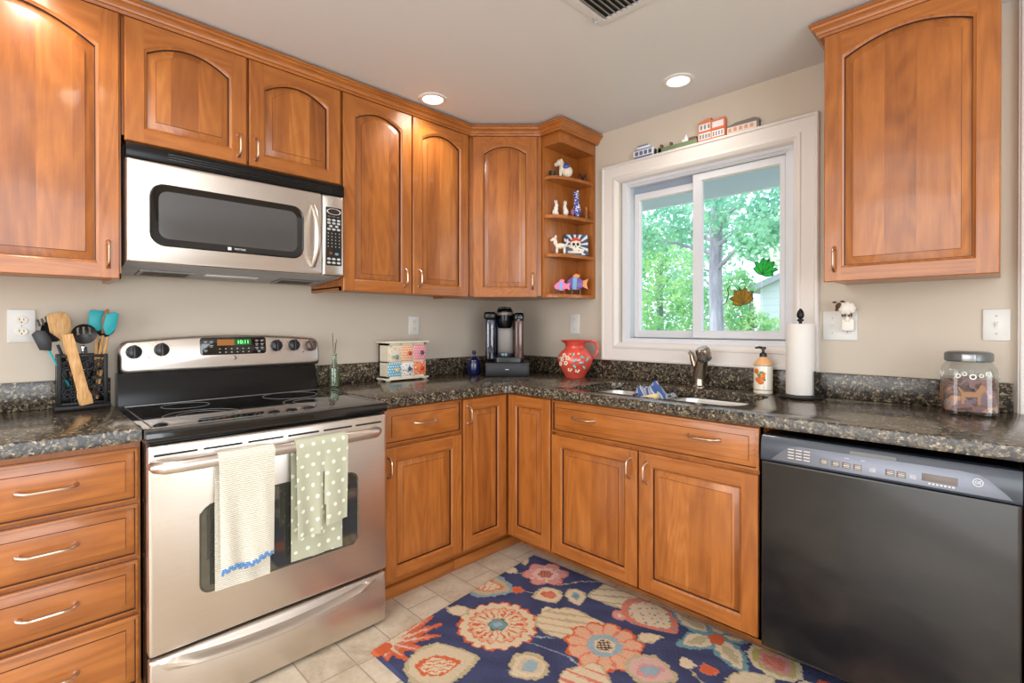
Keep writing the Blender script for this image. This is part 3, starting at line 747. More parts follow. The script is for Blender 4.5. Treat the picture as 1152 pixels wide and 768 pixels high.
obj('keypad_buttons', bm, BTN, kp)
bm = B()
for r_ in range(5):
    for k in range(4): box(bm, (-1.416+.0165*k, 1.533-.014*r_, .0284), (-1.412+.0165*k, 1.538-.014*r_, .0292), FM)
for k in (-1, 0, 1): box(bm, (-1.396+.020*k, 1.606, .0284), (-1.383+.020*k, 1.6075, .0292), FM)
obj('lettering', bm, GREYP, kp)
bm = B(); btn(bm, -1.402, 1.451, .008, .006); obj('stop_button', bm, mat('stop_button', (120, 74, 52), .4), kp)
bm = B(); btn(bm, -1.376, 1.449, .009, .006); obj('start_button', bm, mat('start_button', (120, 150, 160), .4), kp)

# ------------------------------------------------------------------ dishwasher
D = thing('dishwasher', 'black dishwasher with a silver-grey control strip at right of the sink cabinet', 'dishwasher', (2.11, -.3, 0))
DX0, DX1 = 1.8145, 2.4125
DWM = mat('dishwasher_black', (38, 35, 33), .32, 0, .15); DWB = mat('dishwasher_console', (52, 60, 72), .3, 0, .2)
t = NT(DWM); g_ = t.n('ShaderNodeNewGeometry').outputs['Position']
nn = t.noise(t.mapping(g_, (1.5, 1, 3)), 3, 4, .6, .5).outputs['Fac']; t.l(t.ramp(nn, [(.35, (24, 22, 21)), (.65, (40, 36, 32))]), t.b.inputs['Base Color'])
t.l(t.math('ADD', .24, t.math('MULTIPLY', nn, .2)), t.b.inputs['Roughness'])
bm = B(); box(bm, (DX0+.003, -.600, .09), (DX1-.003, -.02, .786)); box(bm, (DX0+.01, -.455, 0), (DX1-.01, -.10, .092)); obj('body', bm, BLKP, D)
bm = B(); LL = [[(y, z, w) for y, z in rrect(DX0+i, DX1-i, .10+i, .707-i, .004, 3)] for i, w in ((0, 0), (0, .026), (.003, .031), (.006, .032))]
loops(bm, LL, FW(-.601)); obj('door_panel', bm, DWM, D)
bm = B(); prism(bm, [(.600, .709), (.634, .709), (.637, .716), (.631, .772), (.622, .788), (.600, .790)], DX0, DX1, frame((0, 0, 0), (0, -1, 0), (0, 0, 1), (1, 0, 0)))
co = obj('console', bm, DWB, D)
CM = frame((0, -.6365, .709), (1, 0, 0), (0, .107, .9943), (0, -.9943, .107))
bm = B(); ov = [(1.846, .006), (2.397, .006), (2.386, .018), (2.352, .050), (2.335, .058), (2.30, .061), (1.925, .058), (1.900, .053), (1.885, .045)]
prism(bm, ov, -.002, .002, CM, .001); OVL = mat('silver_overlay', (112, 116, 126), .34, .5); ovl = obj('control_overlay', bm, OVL, co)
bm = B()
for i, u in enumerate((1.985, 2.015, 2.042, 2.070, 2.105, 2.145, 2.170, 2.195)):
    for a, c_ in ((0, .001), (.004, .006), (.009, .010)): box(bm, (u+.002, .020+a, .0018), (u+.016, .020+c_, .0028), CM)
for j in range(4):
    for i in range(3): box(bm, (1.895+.022*i, .018+.009*j, .0018), (1.912+.022*i, .021+.009*j, .0026), CM)
box(bm, (2.045, .046, .0018), (2.058, .0472, .0026), CM); box(bm, (2.085, .046, .0018), (2.095, .0472, .0026), CM)
for i in range(7): box(bm, (2.236+.008*i, .013, .0018), (2.241+.008*i, .0165, .0026), CM)
obj('lettering', bm, mat('console_print', (214, 206, 196), .4), ovl)
bm = B()
for u in (1.983, 2.013, 2.040, 2.068, 2.143, 2.168): box(bm, (u, .017, .0016), (u+.021, .034, .0021), CM, bev=.0002)
box(bm, (2.222, .020, .0016), (2.295, .040, .0021), CM, bev=.0002)
obj('console_keys', bm, mat('console_key', (112, 102, 96), .4), ovl)
bm = B(); lathe(bm, [(.0100, .0018), (.0100, .0030), (.0088, .0030), (.0088, .0018)], CM @ T(2.333, .038, 0), 28); lathe(bm, [(.0001, .0019), (.0088, .0019)], CM @ T(2.333, .038, 0), 28, mi=1)
lg = obj('logo_badge', bm, [WPRINT, BLKP], ovl)
text('logo_letters', 'GE', .0105, CM @ T(2.333, .038, .0026), WPRINT, lg)
bm = B(); prism(bm, rrect(2.058, 2.168, .059, .070, .004, 3), .0, .003, CM); obj('latch_pocket', bm, BLKG, co)

# ------------------------------------------------------------------ faucet
c = thing('kitchen_faucet', 'brushed nickel single-lever faucet leaning over the sink', 'faucet', (1.36, -.085, CT))
bm = B(); fx, fy = 1.36, -.088
lathe(bm, [(.0001, .855), (.034, .855), (.034, .860), (.026, .866), (.0235, .88), (.023, .92), (.021, .935)], T(fx, fy, 0), 20); obj('base', bm, FNICK, c)
bm = B(); tube(bm, [(fx, fy, .90), (fx+.006, fy-.004, .94), (fx+.020, fy-.018, .975), (fx+.036, fy-.04, 1.005), (fx+.045, fy-.06, 1.018)], [.030, .029, .027, .025, .023], None, 16); sp = obj('spout', bm, FNICK, c)
bm = B(); MM = T(fx+.052, fy-.075, 1.022) @ RX(math.radians(24)) @ RY(math.radians(-8))
lathe(bm, [(.0001, .024), (.024, .024), (.031, .018), (.033, .004), (.032, -.014), (.030, -.022)], MM, 20)
lathe(bm, [(.0315, -.004), (.0336, -.006), (.0336, -.010), (.0312, -.012)], MM, 20)
lathe(bm, [(.0300, -.022), (.029, -.034), (.023, -.039), (.0001, -.039)], MM, 20, mi=1)
obj('spray_head', bm, [FNICK, mat('spray_ring', (90, 120, 130), .2, .8)], sp)
bm = B(); tube(bm, [(fx-.006, fy, .925), (fx-.018, fy+.002, .955), (fx-.030, fy+.004, .985), (fx-.036, fy-.002, 1.012), (fx-.046, fy-.014, 1.024)], [.021, .022, .021, .016, .010], None, 14, flat=.75); obj('lever', bm, FNICK, c)

# ------------------------------------------------------------------ rug (tufted flowers as colours of the pile)
RUGM = mat('tufted_wool_rug', None, .95, spec=.1); t = NT(RUGM)
at = t.n('ShaderNodeAttribute', attribute_name='pile')
g_ = t.n('ShaderNodeNewGeometry').outputs['Position']
pn = t.noise(g_, 330, 3, .7).outputs['Fac']
t.l(t.mix(t.math('MULTIPLY', pn, .55), at.outputs['Color'], rgb(0, 0, 0), 'SOFT_LIGHT'), t.b.inputs['Base Color']); t.bump(pn, .8, .004)
PLB = (.822, -1.420)
PLT = ((.800, -1.20), (.865, -1.208), (.92, -1.252), (.958, -1.34), (.945, -1.42), (.905, -1.47), (.80, -1.30))
def rug():
    P00, P10, P11, P01 = map(np.array, ((.812, -1.478), (2.40, -1.470), (2.36, -.470), (.722, -.538)))
    nu, nv = 520, 320
    s, tt = np.meshgrid(np.linspace(0, 1, nu), np.linspace(0, 1, nv))
    XY = (P00*(1-s[..., None])*(1-tt[..., None])+P10*s[..., None]*(1-tt[..., None])+P11*s[..., None]*tt[..., None]+P01*(1-s[..., None])*tt[..., None])
    rs = np.random.RandomState(3)
    edge = np.minimum.reduce([s*1.58, (1-s)*1.58, tt*.93, (1-tt)*.93])
    X0, Y0_ = XY[..., 0], XY[..., 1]
    jx = .0035*np.sin(X0*190+Y0_*70)+.002*np.sin(Y0_*310)+rs.normal(0, .0011, X0.shape); jy = .0035*np.sin(Y0_*170-X0*60)+rs.normal(0, .0011, X0.shape)
    X, Y = X0+jx, Y0_+jy
    def L(*c): return np.array(s2l(c))
    NAVY, CREAM, TAN, ORG, SALM, TEAL, PINK, BRN, LBL, PEACH = L(82, 87, 122), L(228, 212, 184), L(202, 188, 154), L(220, 118, 78), L(222, 144, 124), L(134, 168, 174), L(222, 166, 160), L(104, 84, 70), L(168, 188, 196), L(230, 186, 156)
    col = np.ones(X.shape+(3,))*NAVY
    col *= (1+.10*np.sin(X0*37+3*np.sin(Y0_*23))[..., None])
    # picture-up and picture-right axes measured on the floor
    def loc(cx, cy, rot=0):
        dx, dy = X-cx, Y-cy; a = (dx+dy)*q; b_ = (-dx+dy)*q; c_, s_ = math.cos(rot), math.sin(rot)
        return a*c_+b_*s_, -a*s_+b_*c_
    def put(mask, c): col[mask] = c
    def leaf(cx, cy, lw, lh, rot, fill, edgec=None, ew=.2, heart=0):
        a, b_ = loc(cx, cy, rot); u = a/lw; v = b_/lh
        r = np.sqrt(u*u+v*v); wdt = np.clip((1-u), 0, 2)/1.0
        m = (u > -1) & (u < 1) & (np.abs(v) < np.sqrt(np.clip(1-u*u, 0, 1))*np.where(u > 0, np.clip(1-.55*u, 0, 1), 1))
        if edgec is not None:
            put(m, edgec); u2, v2 = u/(1-ew), v/(1-ew)
            m2 = (np.abs(u2) < 1) & (np.abs(v2) < np.sqrt(np.clip(1-u2*u2, 0, 1))*np.where(u2 > 0, np.clip(1-.55*u2, 0, 1), 1)); put(m2, fill)
        else: put(m, fill)
        return a, b_, m
    def flower(cx, cy, R_, n, rings, depth=.12, rot=0, sq=1.0, sharp=1):
        a, b_ = loc(cx, cy, rot); b_ = b_/sq; r = np.hypot(a, b_); th = np.arctan2(b_, a)
        w = np.abs(np.cos(th*n/2))**sharp if sharp != 1 else np.abs(np.cos(th*n/2))
        rim = R_*(1-depth+depth*w)
        for f, c_ in rings: put(r < rim*f, c_)
        return r/rim, th
    def line(pts, w, c_):
        for (x0, y0), (x1, y1) in zip(pts, pts[1:]):
            d = np.array((x1-x0, y1-y0)); l2 = d@d; tpar = np.clip(((X-x0)*d[0]+(Y-y0)*d[1])/l2, 0, 1)
            put(np.hypot(X-x0-tpar*d[0], Y-y0-tpar*d[1]) < w, c_)
    # vines
    line([(1.10, -1.10), (1.194, -1.05), (1.327, -1.021), (1.42, -1.03)], .0028, LBL); line([(1.15, -1.03), (1.227, -.977)], .0028, LBL)
    line([(.98, -.70), (1.011, -.66), (1.05, -.58), (1.111, -.53)], .0028, TAN); line([(1.62, -.77), (1.72, -.83), (1.80, -.90)], .0028, TAN); line([(.78, -.74), (.85, -.70)], .0028, TAN); line([(.90, -.83), (1.0, -.79)], .0028, TAN)
    # spiky orange leaf in the corner
    bx_, by_ = PLB
    for wdt, c_, lf in ((.030, ORG, 1), (.016, SALM, .86), (.007, CREAM, .75)):
        for tx_, ty_ in PLT:
            d = np.array((tx_-bx_, ty_-by_)); ln = np.hypot(*d); d /= ln; tp = (X-bx_)*d[0]+(Y-by_)*d[1]; dist = np.abs((X-bx_)*d[1]-(Y-by_)*d[0])
            put((tp > -.01) & (tp < ln*lf) & (dist < wdt*np.sqrt(np.clip(1-(tp/(ln*lf)), 0, 1))), c_)
    put(((X-.835)**2+(Y+1.45)**2 < .035**2), ORG)
    # heart leaf
    a, b_, m = leaf(1.045, -1.345, .125, .115, math.radians(15), CREAM*.93, TAN, .12); a, b_, m = leaf(1.045, -1.36, .075, .052, math.radians(10), CREAM, ORG, .2)
    put(m & (np.abs(np.sin(b_*190)) > .93) & (np.abs(b_) < .035), ORG)
    # flower A
    fr, th = flower(1.019, -1.064, .155, 18, [(1, ORG), (.95, CREAM), (.74, ORG*1.0), (.715, PEACH), (.62, CREAM)], .09)
    a, b_ = loc(1.019, -1.064)
    pet = np.abs(np.cos(th*5)); put((fr < .71) & (fr > .26) & (pet < .16), ORG); put((fr < .60) & (fr > .32) & (pet > .93), ORG)
    fr2, _ = flower(1.019, -1.064, .040, 6, [(1, L(110, 120, 96)), (.86, TEAL), (.4, LBL)], .1)
    # teal outlined leaf
    leaf(.790, -.895, .118, .10, math.radians(-22), TAN, LBL*.85, .22); a, b_, m = leaf(.785, -.90, .07, .05, math.radians(-15), CREAM, ORG, .2); put(m & (np.abs(np.sin(a*130)) > .9), SALM)
    leaf(.837, -1.112, .052, .036, math.radians(160), CREAM, TAN, .2)
    leaf(.762, -.729, .026, .03, 0, CREAM); leaf(.745, -.62, .017, .048, 0, CREAM, TAN, .25)
    # pink flower
    fr, th = flower(.893, -.646, .108, 6, [(1, SALM*.95), (.9, PINK), (.55, L(236, 200, 190)), (.34, SALM)], .26)
    put((fr < .95) & (fr > .3) & (np.abs(np.sin(th*3)) > .985), CREAM); put((fr < .3) & (np.sin(X0*350)*np.sin(Y0_*350) > .25), BRN)
    a, b_, m = leaf(1.016, -.775, .066, .064, math.radians(200), CREAM, TAN, .15); leaf(1.02, -.765, .03, .034, 1, SALM, ORG, .3)
    leaf(.902, -.831, .026, .028, 0, ORG, SALM, .15)
    leaf(1.11, -.70, .066, .044, math.radians(-90), CREAM, TAN, .14); leaf(1.11, -.698, .036, .018, math.radians(-90), TEAL, LBL, .4)
    a, b_, m = leaf(1.215, -.575, .112, .10, math.radians(185), CREAM, TAN, .10); put(m & (np.sin(b_*120+a*30) > .72), TAN*.9)
    leaf(1.088, -.862, .027, .027, math.radians(200), CREAM); leaf(1.315, -.684, .032, .034, 0, PINK, SALM, .2); leaf(1.315, -.684, .016, .016, 0, CREAM)
    a, b_, m = leaf(1.40, -.60, .13, .105, math.radians(-60), CREAM, SALM, .26); put(m & (np.sin(X0*130)*np.sin(Y0_*130) > .82), SALM); put(m & (np.sin(X0*100+2)*np.sin(Y0_*90+1) > .86), TEAL)
    # big striped leaf behind flower C
    a, b_, m = leaf(1.205, -.862, .135, .10, math.radians(-8), CREAM, TAN, .07); put(m & (np.sin(b_*150+a*18) > .55), TAN)
    # flower C
    fr, th = flower(1.375, -.883, .142, 11, [(1, ORG), (.92, PEACH), (.45, LBL), (.28, CREAM), (.20, BRN)], .13)
    put((fr < .9) & (fr > .45) & (np.abs(np.sin(th*5.5)) > .97), SALM*1.02); put((fr < .19) & (np.sin(X0*330)*np.sin(Y0_*330) > .15), CREAM)
    leaf(1.468, -.728, .050, .030, math.radians(8), CREAM, TAN, .2)
    a, b_, m = leaf(1.558, -.880, .088, .078, math.radians(-30), L(222, 190, 182), TAN, .18); leaf(1.558, -.882, .05, .034, .2, LBL, PINK, .3)
    leaf(1.258, -1.156, .072, .074, math.radians(215), CREAM, TAN, .18); leaf(1.262, -1.150, .044, .040, math.radians(215), LBL, CREAM*.9, .3)
    a, b_, m = leaf(1.44, -1.07, .10, .09, math.radians(60), CREAM, TAN, .1); put(m & (np.sin(a*150) > .8), SALM)
    # teal and cream star flower
    sc_ = (1.635, -.545)
    for ax, ay in ((1.565, -.690), (1.775, -.675), (1.445, -.515), (1.73, -.44), (1.60, -.42)):
        d = np.array((ax-sc_[0], ay-sc_[1])); ln = np.hypot(*d); rot = math.atan2((-d[0]+d[1])*q, (d[0]+d[1])*q); mx_, my_ = sc_[0]+d[0]*.55, sc_[1]+d[1]*.55
        leaf(mx_, my_, ln*.52, .052, rot, CREAM, TEAL, .26); leaf(mx_, my_, ln*.26, .019, rot, TAN)
    leaf(sc_[0]+.01, sc_[1]-.02, .032, .032, 0, ORG)
    leaf(1.623, -.764, .03, .028, 2, CREAM); leaf(1.692, -.743, .031, .029, 0, ORG, SALM, .12)
    a, b_, m = leaf(1.835, -.545, .085, .095, math.radians(20), L(200, 190, 120), CREAM, .18); leaf(1.835, -.55, .05, .06, .3, SALM, PINK, .3)
    leaf(1.812, -.700, .09, .05, .2, CREAM, TAN, .15); leaf(1.99, -.56, .03, .03, 0, ORG); leaf(1.95, -.60, .03, .03, 0, CREAM)
    flower(1.85, -1.1, .13, 14, [(1, ORG), (.92, CREAM), (.5, SALM), (.3, TEAL)], .1); flower(2.15, -.75, .12, 6, [(1, SALM), (.85, PINK), (.4, CREAM)], .25)
    leaf(1.65, -1.2, .09, .06, .8, CREAM, TAN, .2); leaf(2.1, -1.2, .1, .07, 2.4, TEAL, CREAM, .2); leaf(1.65, -1.37, .07, .05, 0, ORG, SALM, .3); leaf(1.3, -1.38, .08, .06, .6, CREAM, TAN, .2)
    col_ = np.clip(col, 0, 1)
    H = .011*np.clip(edge/.006, 0.15, 1)+rs.normal(0, .0006, X0.shape)
    Z = .0015+H
    co = np.dstack([X0, Y0_, Z]).reshape(-1, 3)
    idx = np.arange(nu*nv).reshape(nv, nu)
    F_ = np.dstack([idx[:-1, :-1], idx[:-1, 1:], idx[1:, 1:], idx[1:, :-1]]).reshape(-1, 4)
    org = np.array((1.5, -1.0, 0))
    # skirt down to the floor
    bd = np.concatenate([idx[0, :], idx[1:, -1], idx[-1, -2::-1], idx[-2:0:-1, 0]])
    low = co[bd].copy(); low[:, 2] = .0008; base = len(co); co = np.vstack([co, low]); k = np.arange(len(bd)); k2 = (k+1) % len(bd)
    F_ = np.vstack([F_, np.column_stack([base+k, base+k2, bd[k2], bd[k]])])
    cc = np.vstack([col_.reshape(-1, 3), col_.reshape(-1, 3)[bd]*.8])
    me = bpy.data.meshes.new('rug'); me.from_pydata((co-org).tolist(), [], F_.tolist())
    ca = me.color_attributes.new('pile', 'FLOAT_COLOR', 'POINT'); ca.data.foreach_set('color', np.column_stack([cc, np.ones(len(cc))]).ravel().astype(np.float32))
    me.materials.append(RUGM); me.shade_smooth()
    o = bpy.data.objects.new('floral_rug', me); COL.objects.link(o); o.location = org
    o['label'] = 'navy blue rug with orange, cream and teal flowers on the floor by the sink'; o['category'] = 'rug'
rug()

# ------------------------------------------------------------------ towels over the oven handle
def towel(name, label, y0, y1, zf, zb, m, outx, pinch=None, seed=0, cleft=None):
    """cloth passing over the bar: front layer down to zf, back layer down to zb"""
    tb = bmesh.new(); ns, nt_ = 46, 34; zt = .752; rb = .0225; rows = []
    xb = HX

    for j in range(nt_+1):
        w = j/nt_; row = []
        zfj = zf(w) if callable(zf) else zf
        for i in range(ns+1):
            s = i/ns
            if s < .42:   # front, bottom to top
                k = s/.42; z = zfj+(zt-zfj)*k; x = xb+rb; hang = 1-k
            elif s < .58:
                a = (s-.42)/.16*PI; x = xb+rb*math.cos(a); z = zt+rb*math.sin(a); hang = 0
            else:
                k = (s-.58)/.42; z = zt-(zt-zb)*k; x = xb-rb; hang = k
            yy = y0+(y1-y0)*w
            front = s < .5
            fold = .006*hang*math.sin(w*PI*3.2+seed+(1.5 if not front else 0))+.003*hang*math.sin(w*17+seed+z*9)
            mid = (w-.5)
            if front:
                yy -= mid*(y1-y0)*(pinch or 0)*hang; x += fold*.8+.002
                if cleft:
                    dd = w-cleft; x += -.010*hang*math.exp(-(dd/.05)**2)
            else: x += fold*.3+ .0; x = max(x, .6985+.002)
            row.append(tb.verts.new((x, yy, z)))
        rows.append(row)
    for A, C in zip(rows, rows[1:]):
        for i in range(ns):
            tb.faces.new((A[i], A[i+1], C[i+1], C[i]))
    if cleft:
        kill = [f for f in tb.faces if f.calc_center_median().z < .66 and f.calc_center_median().x > xb and abs((f.calc_center_median().y-y0)/(y1-y0)-cleft) < .018+.05*(.66-f.calc_center_median().z)]
        bmesh.ops.delete(tb, geom=kill, context='FACES')
    bmesh.ops.recalc_face_normals(tb, faces=tb.faces[:])
    r = bmesh.ops.solidify(tb, geom=tb.faces[:], thickness=.0022)
    bm = B(); merge(bm, tb)
    return bm
TW1 = mat('cream_striped_cloth', None, .9, spec=.1); t = NT(TW1); g_ = t.n('ShaderNodeNewGeometry').outputs['Position']
sx = t.n('ShaderNodeSeparateXYZ'); t.l(g_, sx.inputs[0])
zz = t.math('ADD', sx.outputs[2], t.math('MULTIPLY', t.noise(g_, 14, 2).outputs['Fac'], .006))
st = t.math('SINE', t.math('MULTIPLY', zz, 1050))
t.l(t.ramp(t.math('ADD', t.math('MULTIPLY', st, .5), .5), [(.1, (206, 200, 180)), (.55, (240, 236, 222))]), t.b.inputs['Base Color']); t.bump(st, .5, .002)
TW2 = mat('sage_dotted_cloth', None, .9, spec=.1); t = NT(TW2); g_ = t.n('ShaderNodeNewGeometry').outputs['Position']
sx = t.n('ShaderNodeSeparateXYZ'); t.l(g_, sx.inputs[0])
def dots(t, yv, zv, p, r):
    row = t.math('FLOOR', t.math('DIVIDE', zv, p)); sh = t.math('MULTIPLY', t.math('MODULO', t.math('ABSOLUTE', row), 2), p*.5)
    fy = t.math('SUBTRACT', t.math('FRACT', t.math('DIVIDE', t.math('ADD', t.math('ADD', yv, 10), sh), p)), .5); fz = t.math('SUBTRACT', t.math('FRACT', t.math('DIVIDE', zv, p)), .5)
    d2 = t.math('ADD', t.math('MULTIPLY', fy, fy), t.math('MULTIPLY', fz, fz)); return t.math('LESS_THAN', d2, (r/p)**2)
nz = t.noise(g_, 9, 2); sc_ = t.n('ShaderNodeSeparateColor'); t.l(nz.outputs['Color'], sc_.inputs[0])
dm = dots(t, t.math('ADD', sx.outputs[1], t.math('MULTIPLY', sc_.outputs[0], .03)), t.math('ADD', sx.outputs[2], t.math('MULTIPLY', sc_.outputs[1], .03)), .036, .0062)
t.l(t.mix(dm, rgb(186, 188, 164), rgb(240, 238, 222)), t.b.inputs['Base Color'])
c = thing('dish_towel', 'cream striped dish towel with blue trim on the oven handle', 'towel', (HX, -1.857, .77))
to = obj('cloth', towel('', '', -1.938, -1.782, lambda w: .420+.012*w+.006*math.sin(w*9), .355, TW1, 0, .04, .5), TW1, c, smooth=60)
BLUT = mat('blue_trim', (96, 142, 196), .8)
bm = B()
for i in range(26):
    w = i/25; y = -1.932+.140*w*1.0; ell(bm, (HX+.0255+.004*math.sin(w*PI*3.2+.5), y+.002, .424+.012*w+.006*math.sin(w*9)+.004*math.sin(i*2.1)), (.0035, .0042, .0065 if i % 3 else .010), seg=8)
obj('pompom_trim', bm, BLUT, to)
c = thing('dish_towel', 'sage green dish towel with white dots on the oven handle', 'towel', (HX, -1.626, .77))
obj('cloth', towel('', '', -1.716, -1.540, lambda w: (.455 if w < .52 else .478)+.004*math.sin(w*8), .368, TW2, 0, .02, 2.0, cleft=.52), TW2, c, smooth=60)

# ------------------------------------------------------------------ utensil holder and utensils
HY0, HY1, HX0, HX1 = -2.254, -2.120, .030, .125
H = thing('utensil_holder', 'black openwork iron utensil holder on the counter left of the stove', 'utensil holder', (.08, -2.187, CT))
bm = B(); box(bm, (HX0-.005, HY0-.008, CT), (HX1+.015, HY1+.008, CT+.016), bev=.003); obj('base', bm, BLKIRON, H)
bm = B(); box(bm, (HX0, HY0+.004, CT+.014), (HX0+.004, HY1-.004, 1.040)); box(bm, (HX0, HY0+.001, CT+.014), (HX1-.006, HY0+.004, 1.040)); box(bm, (HX0, HY1-.004, CT+.014), (HX1-.006, HY1-.001, 1.040)); obj('liner', bm, BLKP, H)
bm = B()
for y in (HY0, HY1-.012):
    for x in (HX0-.002, HX1-.010): box(bm, (x, y, CT+.014), (x+.012, y+.012, 1.045), bev=.002)
for z in (CT+.016, 1.034):
    box(bm, (HX1-.008, HY0, z), (HX1+.001, HY1, z+.010), bev=.002); box(bm, (HX0-.001, HY0, z), (HX0+.006, HY1, z+.010), bev=.002)
    box(bm, (HX0, HY0, z), (HX1, HY0+.008, z+.010), bev=.002); box(bm, (HX0, HY1-.008, z), (HX1, HY1, z+.010), bev=.002)
obj('frame', bm, BLKIRON, H)
bm = B(); rr = random.Random(5)
cells = [(y_+(.004 if j % 2 else 0), .888+.0300*j, rr.uniform(.0130, .0165)) for j in range(5) for y_ in (-2.230, -2.201, -2.172, -2.144)]
for y, z, r_ in cells:
    tube(bm, [(y+r_*math.cos(2*PI*k/14), z+r_*math.sin(2*PI*k/14), 0) for k in range(14)], .0034, FS(HX1-.004), 6, closed=True)
for y, z, r_ in cells[1::3]:
    tube(bm, [(y+r_*.55*math.cos(2*PI*k/10), z+r_*.55*math.sin(2*PI*k/10), .001) for k in range(10)], .0026, FS(HX1-.004), 6, closed=True)
obj('scrollwork', bm, BLKIRON, H)
BAM = mat('bamboo', (206, 158, 98), .5); BAM2 = mat('dark_wood_spoon', (150, 92, 50), .5); TEALM = mat('teal_silicone', (20, 168, 176), .45); UBLK = mat('black_nylon', (26, 26, 28), .38)
t = NT(BAM); g_ = t.n('ShaderNodeNewGeometry').outputs['Position']; t.l(t.ramp(t.noise(t.mapping(g_, (1, 6, 1)), 30, 3).outputs['Fac'], [(.3, (190, 136, 76)), (.7, (222, 178, 118))]), t.b.inputs['Base Color'])
def aim(base, tip):
    """frame with local y from base to tip and local z outwards (towards +x)"""
    bV, tV = Vector(base), Vector(tip); Yv = (tV-bV).normalized(); N0 = Vector((1, 0, 0)); Xv = Yv.cross(N0).normalized(); Zv = Xv.cross(Yv).normalized()
    return frame(bV, Xv, Yv, Zv), (tV-bV).length
def utensil(name, label, base, tip, headfn, hm, handle_m=None, hr=.0055, cat='utensil', cut=.7):
    M, L_ = aim(base, tip); c_ = thing(name, label, cat, base)
    bm = B(); tube(bm, [(0, 0, 0), (0, L_*cut*.5, 0), (0, L_*cut, 0)], [hr, hr, hr*.8], M, 10, flat=.75); obj('handle', bm, handle_m or hm, c_)
    bm = B(); headfn(bm, M, L_); obj('head', bm, hm, c_); return c_
def spoonhead(w, l, sl=False):
    def f(bm, M, L_):
        c0 = L_-l/2; tb = bmesh.new(); n, k = 20, 6; R_ = []
        for j in range(k+1):
            s = j/k; R_.append([tb.verts.new((w/2*s*math.cos(2*PI*i/n), c0+l/2*s*math.sin(2*PI*i/n), -.012*(1-s*s)+.004)) for i in range(n)] if j else [tb.verts.new((0, c0, -.008))])
        for i in range(n): tb.faces.new((R_[0][0], R_[1][i], R_[1][(i+1) % n]))
        for A, C in zip(R_[1:], R_[2:]):
            for i in range(n): tb.faces.new((A[i], C[i], C[(i+1) % n], A[(i+1) % n]))
        if sl:
            bmesh.ops.subdivide_edges(tb, edges=tb.edges[:], cuts=1, use_grid_fill=True)
            kill = [f_ for f_ in tb.faces if c0-.002 < f_.calc_center_median().y < c0+l*.36 and min(abs(f_.calc_center_median().x-d_) for d_ in (-.016, 0, .016)) < .0032]
            bmesh.ops.delete(tb, geom=kill, context='FACES')
        bmesh.ops.recalc_face_normals(tb, faces=tb.faces[:]); bmesh.ops.solidify(tb, geom=tb.faces[:], thickness=.0025); merge(bm, tb, M)
    return f
def flathead(pts, th=.005, bev=.002):
    return lambda bm, M, L_: prism(bm, [(x, L_+y) for x, y in pts], -th/2, th/2, M, bev)
turner = [(-.006, -.10), (.006, -.10), (.010, -.085), (.026, -.065), (.031, -.02), (.026, -.006), (.008, .004), (-.022, .000), (-.029, -.008), (-.030, -.060), (-.012, -.085)]
utensil('wooden_turner', 'bamboo turner with a broad rounded head, tallest at left in the holder', (.080, -2.196, .885), (.060, -2.250, 1.186), flathead(turner, .006), BAM, hr=.007)
utensil('slotted_spoon', 'black slotted spoon in the middle of the utensil holder', (.090, -2.165, .885), (.116, -2.186, 1.150), spoonhead(.070, .070, True), UBLK, DGREY)
utensil('pasta_fork', 'black toothed pasta fork leaning left in the utensil holder', (.050, -2.192, .885), (.042, -2.272, 1.160), lambda bm, M, L_: (spoonhead(.060, .075)(bm, M, L_), [box(bm, (-.028+.011*i, L_-.012+(.006 if i in (2, 3) else 0), -.002), (-.022+.011*i, L_+.012+(.004 if i in (2, 3) else 0), .012), M, bev=.001) for i in range(6)]), UBLK)
utensil('spoon_spatula', 'black spoon with a thin teal handle edge leaning furthest left in the holder', (.085, -2.20, .885), (.085, -2.300, 1.125), flathead([(-.020, -.06), (.006, -.075), (.022, -.04), (.018, -.005), (.0, .004), (-.018, -.004)], .006), UBLK, TEALM, hr=.0035, cut=.85)
utensil('silicone_spatula', 'teal silicone spatula at the back right of the utensil holder', (.066, -2.150, .885), (.062, -2.142, 1.200), flathead([(-.006, -.075), (.006, -.075), (.022, -.062), (.024, -.012), (.018, -.002), (-.018, .0), (-.024, -.008), (-.024, -.060)], .008, .003), TEALM, BAM)
utensil('silicone_scraper', 'teal angled scraper leaning right, beside the black ladle', (.100, -2.150, .885), (.098, -2.105, 1.195), flathead([(-.006, -.085), (.006, -.085), (.019, -.06), (.020, -.004), (.010, .0), (-.016, -.012), (-.018, -.06)], .008, .003), TEALM, BAM)
utensil('wooden_spoon', 'dark wooden spoon between the two teal spatulas in the holder', (.085, -2.158, .885), (.088, -2.118, 1.205), flathead([(-.005, -.09), (.005, -.09), (.011, -.06), (.012, -.025), (.004, .0), (-.004, -.005), (-.011, -.04)], .006), BAM2, BAM)
utensil('ladle', 'black ladle behind the teal scraper, rightmost in the utensil holder', (.042, -2.184, .885), (.040, -2.106, 1.185), spoonhead(.060, .085), UBLK)
utensil('basting_spoon', 'plain steel-handled utensil low in the centre of the holder', (.055, -2.175, .885), (.050, -2.180, 1.075), flathead([(-.007, -.03), (.007, -.03), (.008, 0), (-.008, 0)], .004), CHROME, CHROME)
c = thing('bamboo_tongs', 'long bamboo tongs hooked over the front of the utensil holder', 'utensil', (.14, -2.18, .872))
